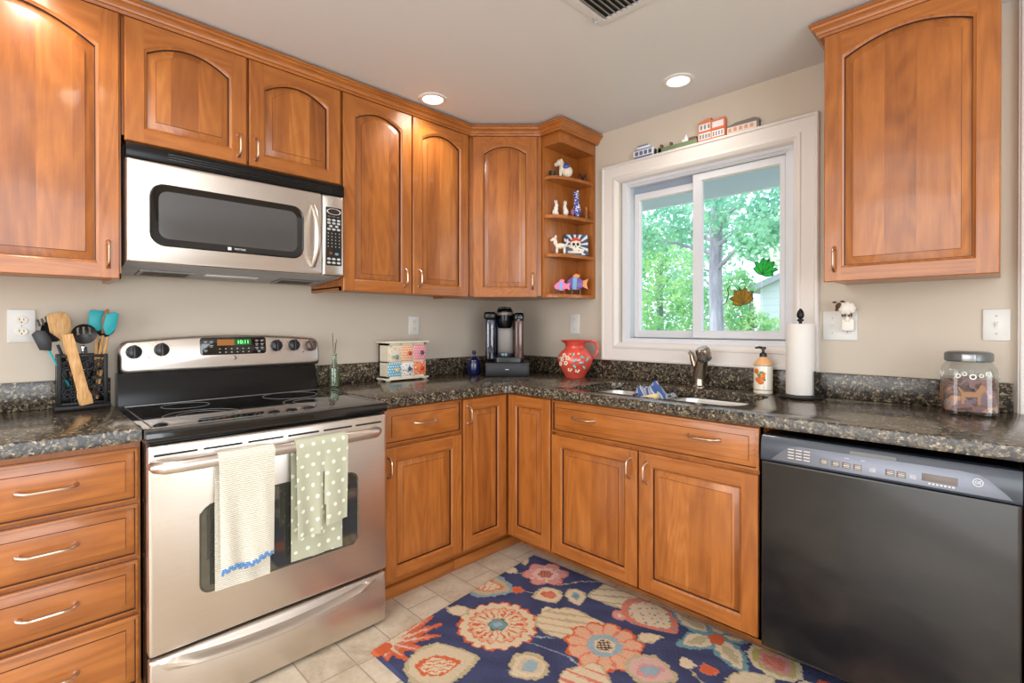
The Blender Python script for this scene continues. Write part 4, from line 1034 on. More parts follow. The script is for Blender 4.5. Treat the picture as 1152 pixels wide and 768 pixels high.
for k, dz in ((0, 0), (1, .007)):
    M, L_ = aim((.143, -2.182+.004*k, .874), (.140+dz, -2.231+.004*k, 1.115))
    bm = B(); prism(bm, [(-.016, 0), (.016, 0), (.0175, .03), (.013, .05), (.0125, L_-.02), (.011, L_), (-.011, L_), (-.0125, L_-.02), (-.013, .05), (-.0175, .03)], -.0022+dz*.0, .0022, M @ T(0, 0, .008*k), .001)
    obj('arm', bm, BAM, c)

# ------------------------------------------------------------------ counter items
# green glass bottle
c = thing('glass_bottle', 'small clear green glass bottle with twigs behind the right end of the stove', 'bottle', (.17, -1.303, CT))
MM = T(.17, -1.303, CT)
bm = B(); lathe(bm, [(.0001, .001), (.022, .001), (.0235, .006), (.0235, .085), (.020, .105), (.011, .118), (.0105, .150), (.013, .153), (.013, .160), (.0095, .160), (.0090, .118), (.018, .103), (.0215, .085), (.0215, .008), (.0001, .006)], MM, 22); bo = obj('bottle_body', bm, GREENG, c)
TWG = mat('dry_twig', (110, 86, 54), .8); bm = B()
for k in range(4):
    a = k*1.7; tube(bm, [(.17, -1.303, CT+.02), (.17+.003*math.cos(a), -1.303+.003*math.sin(a), CT+.15), (.17+.012*math.cos(a), -1.303+.012*math.sin(a), CT+.21+.015*k)], .0012, None, 5)
obj('twigs', bm, TWG, c)
# mini chest of six painted drawers
TY0, TY1 = -1.000, -.752; TX1 = .130; CRM = mat('cream_painted_wood', (232, 222, 200), .5)
c = thing('mini_drawer_chest', 'small cream tabletop chest with six colourful patterned drawers', 'drawer chest', (.08, -.876, CT))
bm = B()
box(bm, (.036, TY0+.006, CT+.014), (TX1-.006, TY0+.016, 1.052)); box(bm, (.036, TY1-.016, CT+.014), (TX1-.006, TY1-.006, 1.052)); box(bm, (.036, TY0+.006, CT+.014), (.046, TY1-.006, 1.052))
box(bm, (.036, TY0+.006, CT+.014), (TX1-.006, TY1-.006, CT+.024)); box(bm, (.036, TY0+.006, .950), (TX1-.006, TY1-.006, .956)); box(bm, (.036, TY0+.006, 1.040), (TX1-.006, TY1-.006, 1.052))
for y in (-.915, -.838): box(bm, (.036, y-.003, CT+.014), (TX1-.006, y+.003, 1.052))
obj('case', bm, CRM, c)
bm = B(); box(bm, (.030, TY0-.008, 1.052), (TX1+.010, TY1+.008, 1.062), bev=.002); obj('top_board', bm, CRM, c)
bm = B(); box(bm, (.030, TY0-.006, CT+.006), (TX1+.006, TY1+.006, CT+.015), bev=.002)
for y in (TY0, TY1-.02):
    for x in (.036, TX1-.02): box(bm, (x, y, CT), (x+.018, y+.02, CT+.007))
obj('base_board', bm, CRM, c)
def pat(name, stops, sc=60, kind=0):
    m = mat(name, None, .45); t = NT(m); g_ = t.n('ShaderNodeNewGeometry').outputs['Position']
    if kind == 0:
        v = t.n('ShaderNodeTexVoronoi'); v.inputs['Scale'].default_value = sc; t.l(g_, v.inputs['Vector']); s = t.n('ShaderNodeSeparateColor'); t.l(v.outputs['Color'], s.inputs[0]); f = s.outputs[0]
        n_ = len(stops); t.l(t.ramp(f, [(i/n_, x) for i, x in enumerate(stops)], 'CONSTANT'), t.b.inputs['Base Color'])
    elif kind == 1:
        f = t.noise(g_, sc, 3).outputs['Fac']; n_ = len(stops); t.l(t.ramp(f, [(.32+.36*i/(n_-1), x) for i, x in enumerate(stops)]), t.b.inputs['Base Color'])
    elif kind == 2:
        ck = t.n('ShaderNodeSeparateXYZ'); t.l(g_, ck.inputs[0]); f = dots(t, ck.outputs[1], ck.outputs[2], .014, .0042); t.l(t.mix(f, rgb(*stops[0]), rgb(*stops[1])), t.b.inputs['Base Color'])
    return m
DRW = [(-.992, -.918, .956, 1.040, pat('drawer_pastel_landscape', [(108, 176, 168), (236, 214, 180), (240, 226, 210), (226, 164, 110)], 26, 1), None),
       (-.912, -.841, .956, 1.040, pat('drawer_peach_dots', [(246, 206, 160), (226, 120, 110)], 0, 2), (196, 44, 48)),
       (-.835, -.760, .956, 1.040, pat('drawer_pink_dots', [(232, 132, 150), (250, 210, 210)], 0, 2), (60, 70, 92)),
       (-.992, -.918, .879, .950, pat('drawer_blue_dots', [(104, 172, 200), (214, 236, 240)], 0, 2), (238, 200, 140)),
       (-.912, -.841, .879, .950, pat('drawer_white_grey', [(240, 238, 232), (244, 240, 232), (150, 156, 164), (238, 236, 230)], 120), (60, 76, 92)),
       (-.835, -.760, .879, .950, pat('drawer_red_floral', [(238, 226, 196), (226, 70, 54), (240, 170, 100), (232, 90, 70)], 34, 1), (206, 50, 44))]
for i, (a, b2, z0, z1, m_, kc) in enumerate(DRW):
    bm = B(); box(bm, (.052, a, z0+.001), (TX1-.003, b2, z1-.001), bev=.0015); dd = obj('drawer', bm, m_, c, label=['pastel landscape drawer', 'peach dotted drawer', 'pink dotted drawer', 'blue dotted drawer', 'white and grey drawer', 'red floral drawer'][i])
    kc = kc or (110, 150, 140)
    bm = B(); lathe(bm, [(.0001, 0), (.003, 0), (.004, .004), (.010, .009), (.0115, .014), (.008, .019), (.0001, .020)], T(TX1-.003, (a+b2)/2+.006, (z0+z1)/2-(.018 if i == 0 else 0)) @ RY(PI/2), 16); obj('knob', bm, mat('knob_glaze_%d' % i, kc, .2, 0, .5), dd)
# coffee maker on its pod drawer, turned to the corner
K = thing('pod_drawer', 'dark grey coffee pod drawer box under the coffee maker', 'storage box', (.29, -.29, CT))
KB = mat('black_mesh_metal', (46, 46, 50), .45, .4)
bm = B(); box(bm, (-.126, CT, .250), (.122, .931, .530), FD(0), bev=.003); kb = obj('case', bm, KB, K)
bm = B(); box(bm, (-.122, CT+.006, .530), (.118, .924, .537), FD(0), bev=.003); kd = obj('drawer', bm, KB, K)
bm = B(); box(bm, (-.014, .893, .537), (.006, .897, .540), FD(0), bev=.001); obj('badge', bm, WPRINT, kd)
K = thing('coffee_maker', 'black and brown pod coffee maker with blue-tinted water tank in the corner', 'coffee maker', (.27, -.27, .932))
KBR = mat('bronze_gloss_plastic', (92, 68, 62), .15, .3, .5); KS = mat('silver_plastic', (140, 134, 130), .45, .5); KZ = .9325
bm = B(); prism(bm, rrect(-.082, .094, .345, .490, .03), KZ, KZ+.030, frame((0, 0, 0), (q, q, 0), (q, -q, 0), (0, 0, 1)), .004); obj('base', bm, BLKP, K)
bm = B(); box(bm, (-.064, KZ+.028, .352), (.036, 1.205, .405), FD(0), bev=.012); obj('back_column', bm, KS, K)
bm = B(); box(bm, (-.074, KZ+.028, .340), (.046, 1.215, .372), FD(0), bev=.008); obj('rear_housing', bm, BLKP, K)
bm = B(); lathe(bm, [(.0001, 0), (.044, 0), (.046, .004), (.046, .020), (.040, .022), (.0001, .022)], FD(0) @ T(-.018, KZ+.030, .455) @ RX(-PI/2), 24); obj('drip_tray', bm, mat('tray_steel', (110, 126, 134), .25, .9), K)
bm = B(); box(bm, (.036, KZ+.012, .350), (.092, 1.190, .490), FD(0), bev=.016, seg=3); rc = obj('right_column', bm, KBR, K)
bm = B(); box(bm, (.034, 1.165, .348), (.093, 1.218, .492), FD(0), bev=.014, seg=3); obj('control_cap', bm, BLKM, rc)
bm = B()
for i in range(3): ell(bm, (.047+.016*i, 1.190, .4925), (.0045, .0035, .002), FD(0), 10)
ell(bm, (.062, 1.176, .4925), (.006, .004, .002), FD(0), 10); box(bm, (.042, 1.208, .440), (.084, 1.221, .470), FD(0), bev=.003); obj('buttons', bm, GREYP, rc)
bm = B(); lathe(bm, [(.0001, 0), (.034, 0), (.043, .012), (.046, .05), (.047, .075)], FD(0) @ T(-.018, 1.128, .430) @ RX(-PI/2), 24); obj('brew_head', bm, BLKM, K)
bm = B(); lathe(bm, [(.047, .075), (.049, .078), (.049, .090), (.047, .092)], FD(0) @ T(-.018, 1.128, .430) @ RX(-PI/2), 24); obj('silver_band', bm, KS, K)
bm = B(); lathe(bm, [(.047, .092), (.047, .100), (.042, .110), (.030, .117), (.0001, .119)], FD(0) @ T(-.018, 1.128, .430) @ RX(-PI/2), 24); tube(bm, [(-.056, 1.235, .450), (-.050, 1.243, .475), (-.018, 1.246, .486), (.014, 1.243, .475), (.020, 1.235, .450)], .006, FD(0), 10); obj('lid', bm, BLKM, K)
bm = B(); box(bm, (-.132, KZ+.004, .360), (-.072, 1.190, .480), FD(0), bev=.018, seg=3); tk = obj('water_tank', bm, TANK, K)
bm = B(); box(bm, (-.127, KZ+.008, .365), (-.077, 1.120, .475), FD(0), bev=.015, seg=3); obj('water', bm, glassmat('tank_water', (70, 104, 160), .08), tk)
bm = B(); box(bm, (-.138, 1.178, .355), (-.068, 1.222, .488), FD(0), bev=.014, seg=3); obj('tank_lid', bm, BLKP, tk)
NAVYG = mat('navy_glaze', (22, 26, 70), .2, 0, .5)
c = thing('lidded_jar', 'small dark navy jar with knobbed lid left of the coffee maker', 'jar', (.15, -.44, CT)); MM = T(.150, -.432, CT)
bm = B(); lathe(bm, [(.0001, 0), (.034, 0), (.040, .012), (.041, .065), (.036, .080)], MM, 24); obj('jar_body', bm, NAVYG, c)
bm = B(); lathe(bm, [(.039, .080), (.038, .086), (.020, .100), (.008, .108), (.007, .118), (.013, .128), (.010, .140), (.0001, .144)], MM, 24); obj('lid', bm, NAVYG, c)
# red pitcher
RED = mat('coral_red_glaze', (220, 84, 68), .18, 0, .6)
c = thing('pitcher', 'coral red ceramic pitcher painted with flowers, beside the window', 'pitcher', (.672, -.13, CT)); px_, py_ = .668, -.135; MM = T(px_, py_, CT)
pr = [(.0001, 0), (.054, 0), (.056, .006), (.061, .016), (.080, .045), (.095, .075), (.099, .100), (.093, .125), (.072, .150), (.056, .163), (.053, .176), (.060, .190), (.078, .202), (.084, .206), (.080, .208), (.056, .190), (.049, .176), (.052, .163), (.066, .148), (.088, .122), (.094, .098), (.050, .012), (.0001, .010)]
bm = B(); lathe(bm, pr, MM, 40); bp_ = obj('pitcher_body', bm, RED, c)
bm = B(); pts = []
U = Vector((q, q, 0))
for a_, z_ in ((.070, .200), (.095, .203), (.122, .192), (.134, .165), (.130, .135), (.112, .112), (.092, .098)): pts.append((px_+U.x*a_, py_+U.y*a_*.85, CT+z_))
tube(bm, pts, [.010, .0095, .009, .009, .009, .009, .008], None, 12, flat=.8); obj('handle', bm, RED, c)
bm = B(); tube(bm, pts[1:], [.0098]*6, None, 12, flat=.8)
for f in list(bm.faces):
    k = int((f.calc_center_median().z-CT)/.008)
    if k % 2: pass
kill = [f for f in bm.faces if len(f.verts) > 4]; bmesh.ops.delete(bm, geom=kill, context='FACES'); bm.free()
CREG = mat('cream_glaze', (240, 226, 200), .25); TEG = mat('turquoise_glaze', (120, 200, 196), .25); 
def onsurf(ang, z, R_, off=.0006):
    nx, ny = math.cos(ang), math.sin(ang); return frame((px_+nx*(R_+off), py_+ny*(R_+off), CT+z), (-ny, nx, 0), (0, 0, 1), (nx, ny, 0))
cam_a = math.atan2(-2.36-py_, 2.39-px_)
bm = B()
for da, z_, r_ in ((-.80, .105, .0985), (-.55, .085, .0965), (-.35, .050, .083), (-.95, .080, .0955), (-.42, .112, .097), (-.68, .125, .0925), (.15, .045, .080)):
    Mq = onsurf(cam_a+da, z_, r_)
    for k in range(5): ell(bm, (.009*math.cos(k*1.257), .009*math.sin(k*1.257), 0), (.0055, .0055, .0022), Mq, 8)
obj('flower_painting', bm, CREG, bp_)
bm = B()
for da, z_, r_, rt in ((.0, .10, .0995, .5), (.42, .118, .0955, -.5), (.35, .088, .0975, .1), (-.1, .128, .0905, 1.2), (.75, .105, .0985, .8), (-.05, .07, .093, 2.2), (.55, .065, .090, -.9), (-1.05, .11, .097, .3)):
    ell(bm, (0, 0, 0), (.015, .006, .0022), onsurf(cam_a+da, z_, r_-.0005), 10, RZ(rt))
obj('leaf_painting', bm, TEG, bp_)
# soap dispenser
c = thing('soap_dispenser', 'cream ceramic soap dispenser with orange fruit painting and black pump', 'soap dispenser', (1.640, -.10, CT)); sx_, sy_ = 1.640, -.085
MM = T(sx_, sy_, CT); CERA = mat('cream_ceramic', (232, 226, 210), .25, 0, .3)
bm = B(); lathe(bm, [(.0001, 0), (.036, 0), (.038, .003), (.038, .006), (.0375, .012), (.0375, .118), (.037, .122)], MM, 30); sb = obj('bottle_body', bm, CERA, c)
bm = B(); lathe(bm, [(.037, .122), (.036, .128), (.026, .142), (.017, .150), (.014, .156)], MM, 30); obj('shoulder', bm, mat('peach_glaze', (226, 170, 116), .3), c)
bm = B()
for z_ in (.014, .118): lathe(bm, [(.0375, z_), (.0380, z_+.0006), (.0380, z_+.0022), (.0375, z_+.003)], MM, 30)
obj('band_painting', bm, mat('brown_line', (92, 70, 56), .4), sb)
def onc(cx, cy, z0, ang, z, R_): nx, ny = math.cos(ang), math.sin(ang); return frame((cx+nx*R_, cy+ny*R_, z0+z), (-ny, nx, 0), (0, 0, 1), (nx, ny, 0))
ca2 = math.atan2(-2.36-sy_, 2.39-sx_)
for nm, cc_, L_ in (('orange_painting', (226, 112, 40), ((-.55, .060, .012), (-.25, .052, .013), (-.05, .072, .011), (-.75, .095, .012), (.05, .085, .008))), ('leaf_painting', (84, 140, 62), ((-.45, .080, .008), (-.15, .090, .009), (-.3, .072, .008), (.1, .06, .007)))):
    bm = B()
    for da, z_, r_ in L_: ell(bm, (0, 0, 0), (r_, r_*.75 if 'lea' in nm else r_, .0016), onc(sx_, sy_, CT, ca2+da, z_, .0370), 12)
    obj(nm, bm, mat(nm+'_colour', cc_, .3), sb)
bm = B(); lathe(bm, [(.0001, .150), (.0145, .150), (.0145, .168), (.011, .172), (.006, .174), (.006, .192), (.0001, .192)], MM, 18)
tube(bm, [(sx_, sy_, CT+.192), (sx_-.012, sy_-.010, CT+.196), (sx_-.026, sy_-.020, CT+.193)], [.0065, .0055, .0035], None, 10); lathe(bm, [(.0001, .188), (.011, .188), (.011, .198), (.0001, .200)], MM, 16); obj('pump', bm, BLKP, c)
# paper towel roll on a black stand
tx, ty = 1.792, -.12
c = thing('paper_towel_stand', 'black upright paper towel stand with acorn-shaped finial, right of the window', 'paper towel holder', (tx, ty, CT)); MM = T(tx, ty, CT)
bm = B(); lathe(bm, [(.0001, 0), (.080, 0), (.083, .004), (.080, .010), (.070, .012), (.0001, .013)], MM, 36); obj('base', bm, BLKIRON, c)
bm = B(); lathe(bm, [(.0001, .012), (.006, .012), (.006, .305), (.012, .308), (.012, .314), (.006, .316), (.012, .322), (.014, .332), (.011, .345), (.004, .356), (.0001, .358)], MM, 18); obj('post', bm, BLKIRON, c)
bm = B(); tube(bm, [(tx+.056, ty-.022, CT+.010), (tx+.056, ty-.022, CT+.110)], .0030, None, 8); tube(bm, [(tx+.066, ty+.006, CT+.010), (tx+.066, ty+.006, CT+.10)], .0030, None, 8); obj('side_rods', bm, BLKIRON, c)
PAP = mat('white_paper', (228, 224, 218), .9, spec=.1)
bm = B(); lathe(bm, [(.018, .014), (.050, .014), (.0515, .018), (.0515, .292), (.050, .296), (.018, .296), (.018, .014)], MM, 40)
obj('paper_towel_roll', bm, PAP, None, 'white roll of paper towels standing on the black holder', 'paper towel roll', loc=(tx, ty, CT+.014))
# treat jar
jx, jy = 2.292, -.135
c = thing('treat_jar', 'glass jar with grey clip lid and printed dogs, on the counter at far right', 'jar', (jx, jy, CT))
def sq(r_, z, rc=.03): return [(jx+x, jy+y, CT+z) for x, y in rrect(-r_, r_, -r_, r_, min(rc, r_*.95), 6)]
bm = B(); loops(bm, [sq(.060, .001), sq(.066, .005), sq(.066, .135, .03), sq(.064, .152, .035), sq(.056, .168, .045), sq(.054, .172, .050)], RZ(0), True, False)
bmesh.ops.transform(bm, matrix=T(jx, jy, 0) @ RZ(math.radians(12)) @ T(-jx, -jy, 0), verts=bm.verts); jb = obj('jar_body', bm, JAR, c)
LIDM = mat('grey_lid', (112, 116, 116), .35, .4)
bm = B(); lathe(bm, [(.0001, .172), (.058, .172), (.0615, .176), (.0615, .196), (.058, .201), (.050, .204), (.0001, .204)], T(jx, jy, CT), 36); ld = obj('lid', bm, LIDM, c)
ca3 = math.atan2(-2.36-jy, 2.39-jx)
bm = B(); box(bm, (-.018, .172, .058), (.018, .198, .066), frame((jx, jy, CT), (-math.sin(ca3), math.cos(ca3), 0), (0, 0, 1), (math.cos(ca3), math.sin(ca3), 0)), bev=.004); obj('clip', bm, mat('clip_steel', (160, 164, 166), .3, .7), ld)
JF = T(jx, jy, CT) @ RZ(math.radians(12))
def jarface(k): a = math.radians(-90+90*k); return JF @ frame((.0668*math.cos(a), .0668*math.sin(a), 0), (-math.sin(a), math.cos(a), 0), (0, 0, 1), (math.cos(a), math.sin(a), 0))
RINGW = mat('white_print_ring', (236, 236, 230), .5)
bm = B()
for k in range(4):
    for u, v, r_ in ((-.036, .128, .007), (-.020, .134, .006), (.0, .126, .009), (.020, .130, .006), (.036, .136, .007)): lathe(bm, [(r_*.62, 0), (r_*.62, .0008), (r_, .0008), (r_, 0)], jarface(k) @ T(u, v, 0), 16)
obj('ring_prints', bm, RINGW, jb)
def dog(bm, M):
    prism(bm, [(-.028, .028), (-.022, .028), (-.019, .050), (.010, .052), (.012, .028), (.018, .028), (.020, .058), (.026, .070), (.034, .074), (.030, .086), (.018, .092), (.014, .080), (.006, .068), (-.022, .066), (-.034, .082), (-.036, .078), (-.028, .060)], 0, .0008, M)
WRAP = mat('patchy_wrap_print', None, .5); t = NT(WRAP); g_ = t.n('ShaderNodeNewGeometry').outputs['Position']; nz_ = t.noise(g_, 17, 3, .55, .8)
t.l(t.ramp(nz_.outputs['Fac'], [(.36, (96, 70, 60)), (.43, (150, 112, 106)), (.50, (120, 108, 140)), (.55, (214, 150, 90)), (.62, (190, 172, 168)), (.70, (110, 84, 76))], 'EASE'), t.b.inputs['Base Color'])
t.l(t.math('ADD', .25, t.math('MULTIPLY', t.math('GREATER_THAN', t.noise(g_, 11, 2).outputs['Fac'], .47), .6)), t.b.inputs['Alpha'])
bm = B(); dog(bm, jarface(0) @ T(0, .01, 0)); dog(bm, jarface(1) @ T(0, .012, 0)); dog(bm, jarface(2)); dog(bm, jarface(3) @ T(0, .01, 0)); obj('dog_prints', bm, mat('tan_dog_print', (160, 118, 84), .5), jb)
bm = B()
for k in range(4):
    for u, v, ru, rv in ((.036, .045, .016, .03), (-.040, .06, .012, .035), (.0, .10, .02, .018)): lathe(bm, [(.0001, 0), (1, 0)], jarface(k) @ T(u, v, .0004) @ Matrix.Diagonal((ru, rv, 1, 1)), 18)
bm.free()
bm = B(); loops(bm, [sq(.0645, .014), sq(.0645, .118)], None, False, False)
bmesh.ops.transform(bm, matrix=T(jx, jy, 0) @ RZ(math.radians(12)) @ T(-jx, -jy, 0), verts=bm.verts); obj('printed_wrap', bm, WRAP, jb)
TRT = mat('brown_biscuit', (170, 92, 52), .8); rr = random.Random(4)
for k in range(9):
    x, y, z = jx+rr.uniform(-.035, .035), jy+rr.uniform(-.035, .035), CT+.011+.009*(k//3)
    bm = B(); ell(bm, (0, 0, 0), (.020, .014, .0045), T(x, y, z) @ RZ(rr.uniform(0, 6)) @ RX(rr.uniform(-.15, .15)), 12)
    obj('dog_biscuit', bm, TRT, None, 'brown biscuit lying at the bottom of the glass treat jar', 'biscuit', 'biscuits in the treat jar', loc=(x, y, z))
# cloth and sponge in the sink
c = thing('dish_cloth', 'crumpled blue and white striped cloth lying on the sink divider', 'cloth', (1.25, -.34, .80))
CLB = mat('blue_striped_cloth', None, .9); t = NT(CLB); g_ = t.n('ShaderNodeNewGeometry').outputs['Position']; sx = t.n('ShaderNodeSeparateXYZ'); t.l(g_, sx.inputs[0])
t.l(t.ramp(t.math('ADD', t.math('MULTIPLY', t.math('SINE', t.math('MULTIPLY', t.math('ADD', sx.outputs[0], sx.outputs[2]), 150)), .5), .5), [(.35, (70, 100, 160)), (.5, (226, 226, 230)), (.8, (150, 156, 170))]), t.b.inputs['Base Color'])
tb = bmesh.new(); rows = []
for i in range(19):
    row = []
    for j in range(15):
        u, v = i/18-.5, j/14-.5; h = .068*math.exp(-((u*2.4)**2+(v*2.0)**2))+.012*math.sin(u*14+v*5)+.008*math.sin(v*19)
        row.append(tb.verts.new((1.262+u*.17+v*.03, -.350+v*.15-u*.04, .8165+max(h, 0))))
    rows.append(row)
for A, C in zip(rows, rows[1:]):
    for j in range(14): tb.faces.new((A[j], A[j+1], C[j+1], C[j]))
bmesh.ops.recalc_face_normals(tb, faces=tb.faces[:]); bmesh.ops.solidify(tb, geom=tb.faces[:], thickness=.003); bm = B(); merge(bm, tb); obj('cloth', bm, CLB, c, smooth=80)
bm = B(); box(bm, (-.04, -.02, 0), (.04, .02, .022), T(1.322, -.475, .832) @ RZ(.2) @ RY(-.25), bev=.008, seg=3)
obj('sponge', bm, mat('cream_sponge', (236, 214, 160), .95), None, 'cream sponge beside the blue cloth in the sink', 'sponge', loc=(1.322, -.475, .815))

# ------------------------------------------------------------------ outlets, switches
def plate(name, label, M, u0, u1, v0, v1, kind, cat):
    c_ = thing(name, label, cat, M @ Vector(((u0+u1)/2, (v0+v1)/2, 0)))
    bm = B(); prism(bm, rrect(u0, u1, v0, v1, .004, 3), .0005, .006, M, .002); p = obj('plate', bm, PLATE, c_)
    uc, vc = (u0+u1)/2, (v0+v1)/2
    def outlet(uc):
        for dv in (-.0195, .0195):
            bm = B(); lathe(bm, [(.0001, .0085), (.0155, .0085), (.0170, .007), (.0170, .005)], M @ T(uc, vc+dv, 0), 24, sy=.84); r_ = obj('receptacle', bm, CREAMP if kind == 'o' else PLATE, c_)
            bm = B(); box(bm, (uc-.0065, vc+dv-.001, .0082), (uc-.0045, vc+dv+.007, .0088), M); box(bm, (uc+.0045, vc+dv-.001, .0082), (uc+.0065, vc+dv+.006, .0088), M); lathe(bm, [(.0001, .0088), (.0022, .0088), (.0022, .0082)], M @ T(uc, vc+dv-.007, 0), 10); obj('slots', bm, SLOT, r_)
    def toggle(uc):
        bm = B(); box(bm, (uc-.005, vc-.012, .005), (uc+.005, vc+.012, .0075), M, bev=.001); box(bm, (uc-.0035, vc-.002, .006), (uc+.0035, vc+.008, .016), M, bev=.0015); obj('toggle', bm, PLATE, c_)
    if kind == 'o': outlet(uc)
    elif kind == 't': toggle(uc)
    elif kind == 'to': toggle(uc-.026); outlet(uc+.026)
    bm = B()
    for v in ((vc,) if kind == 'o' else (vc-.03, vc+.03)): lathe(bm, [(.0001, .0072), (.0028, .0068), (.003, .005)], M @ T(uc if kind != 'to' else uc-.026, v, 0), 10)
    obj('screws', bm, GREYP, c_)
    return c_
plate('wall_outlet', 'white double outlet on the wall at far left beside the utensils', FS(0), -2.372, -2.302, 1.087, 1.199, 'o', 'outlet')
plate('wall_outlet', 'white outlet on the wall above the mini drawer chest', FS(0), -.786, -.718, 1.092, 1.196, 'o', 'outlet')
plate('light_switch', 'white toggle switch on the wall above the red pitcher', FW(0), .530, .597, 1.095, 1.210, 't', 'light switch')
plate('switch_and_outlet', 'double white plate with switch and outlet under the sheep night light', FW(0), 1.845, 1.963, 1.085, 1.203, 'to', 'outlet')
plate('light_switch', 'white toggle switch on the wall at far right above the jar', FW(0), 2.322, 2.390, 1.093, 1.200, 't', 'light switch')
# sheep night light
c = thing('night_light', 'white sheep-shaped night light with brown face plugged into the double plate', 'night light', (1.93, -.04, 1.2)); SHW = mat('sheep_white', (244, 238, 228), .5); SHB = mat('sheep_brown', (84, 44, 28), .5)
bm = B(); ell(bm, (1.936, -.052, 1.212), (.028, .018, .024))
for k in range(9):
    a = k*2*PI/9; ell(bm, (1.936+.022*math.cos(a), -.052, 1.212+.017*math.sin(a)), (.010, .013, .010), seg=10)
obj('body', bm, SHW, c)
bm = B(); ell(bm, (1.910, -.062, 1.222), (.009, .010, .013), rot=RY(.5)); ell(bm, (1.897, -.060, 1.236), (.008, .004, .004)); ell(bm, (1.924, -.062, 1.238), (.008, .004, .004)); ell(bm, (1.906, -.070, 1.206), (.006, .005, .006)); obj('face', bm, SHB, c)
bm = B()
for x in (1.922, 1.930, 1.943, 1.951): tube(bm, [(x, -.052, 1.196), (x, -.052, 1.178)], .0035, None, 8)
obj('legs', bm, SHB, c)
bm = B(); box(bm, (1.915, -.040, 1.122), (1.958, -.009, 1.172), bev=.008); box(bm, (1.930, -.048, 1.160), (1.944, -.030, 1.195), bev=.004); obj('plug_base', bm, SHW, c)

# ------------------------------------------------------------------ little wooden buildings on top of the window casing
TZ = 2.0245; TB = FW(-.003)
def bld(name, label, u0, u1, parts, col_):
    c_ = thing(name, label, 'miniature building', ((u0+u1)/2, -.015, TZ))
    for nm, m_, prims in parts:
        bm = B()
        for p in prims:
            if len(p) == 4: box(bm, (p[0], TZ+p[1], .0), (p[2], TZ+p[3], .020), TB, bev=.0008)
            elif len(p) == 6: box(bm, (p[0], TZ+p[1], p[4]), (p[2], TZ+p[3], p[5]), TB)
            else: prism(bm, [(a, TZ+b_) for a, b_ in p[0]], 0, .020, TB)
        obj(nm, bm, m_, c_)
WH = mat('miniature_white', (232, 232, 236), .6); BLU = mat('miniature_blue', (84, 104, 150), .6); GRN = mat('miniature_green', (112, 132, 96), .6); ORB = mat('miniature_orange_brick', (214, 128, 88), .6); PKC = mat('miniature_cream', (226, 210, 196), .6); GYR = mat('miniature_grey_roof', (120, 112, 104), .6)
bld('miniature_shop', 'tiny white and blue wooden shop front, leftmost on the window casing', .968, 1.10, [
    ('walls', WH, [(.968, 0, 1.085, .046), (.990, .046, 1.062, .062)]), ('trim', BLU, [(.972, .0, 1.080, .008, .020, .022), (.975, .040, 1.080, .044, .020, .022), (.995, .058, 1.058, .063, .0, .022)]),
    ('windows', mat('miniature_window', (96, 108, 138), .4), [(.980+.026*i, .014, .998+.026*i, .034, .020, .0215) for i in range(4)]), ('lamp_post', BLKP, [(1.092, 0, 1.094, .03), (1.089, .0, 1.100, .004)])], 0)
bld('miniature_park', 'long low green wooden strip with tiny figures on the window casing', 1.112, 1.316, [
    ('hedge', GRN, [(1.112, 0, 1.316, .022), (1.112, .0, 1.130, .028)]), ('figures', mat('miniature_brown', (120, 84, 66), .6), [(1.122, .026, 1.132, .040), (1.175, .022, 1.183, .040), (1.276, .022, 1.312, .036)]), ('pavilion', WH, [(1.240, .022, 1.272, .034), ([(1.250, .034), (1.272, .034), (1.262, .056)],)])], 0)
bld('miniature_rowhouse', 'tall orange brick wooden building, third on the window casing', 1.322, 1.452, [
    ('walls', ORB, [(1.322, 0, 1.452, .084), ([(1.322, .084), (1.385, .084), (1.385, .102), (1.352, .098), (1.322, .088)],), (1.385, .084, 1.450, .090)]),
    ('facade_trim', WH, [(1.326, .006, 1.384, .036, .020, .0215), (1.390, .006, 1.446, .036, .020, .0215), (1.328, .048, 1.382, .080, .020, .0212), (1.392, .050, 1.444, .078, .020, .0212)]),
    ('windows', mat('miniature_glass', (150, 140, 136), .3), [(1.330+.014*i, .010, 1.340+.014*i, .030, .0215, .0225) for i in range(4)] + [(1.394+.013*i, .010, 1.402+.013*i, .030, .0215, .0225) for i in range(4)] + [(1.334+.018*i, .054, 1.344+.018*i, .074, .0212, .0222) for i in range(3)]),
    ('awning', mat('miniature_orange', (232, 110, 56), .6), [(1.388, .038, 1.448, .047, .016, .026), (1.322, .0, 1.452, .004, .016, .023)])], 0)
bld('miniature_hall', 'long cream wooden building with grey roof, rightmost on the window casing', 1.460, 1.604, [
    ('walls', PKC, [(1.460, 0, 1.590, .030)]), ('roof', GYR, [([(1.460, .030), (1.596, .030), (1.604, .026), (1.598, .040), (1.580, .048), (1.500, .046), (1.462, .036)],), (1.590, .0, 1.600, .030)]),
    ('windows', mat('miniature_pane', (206, 150, 130), .5), [(1.466+.024*i, .008, 1.480+.024*i, .024, .020, .0215) for i in range(5)])], 0)

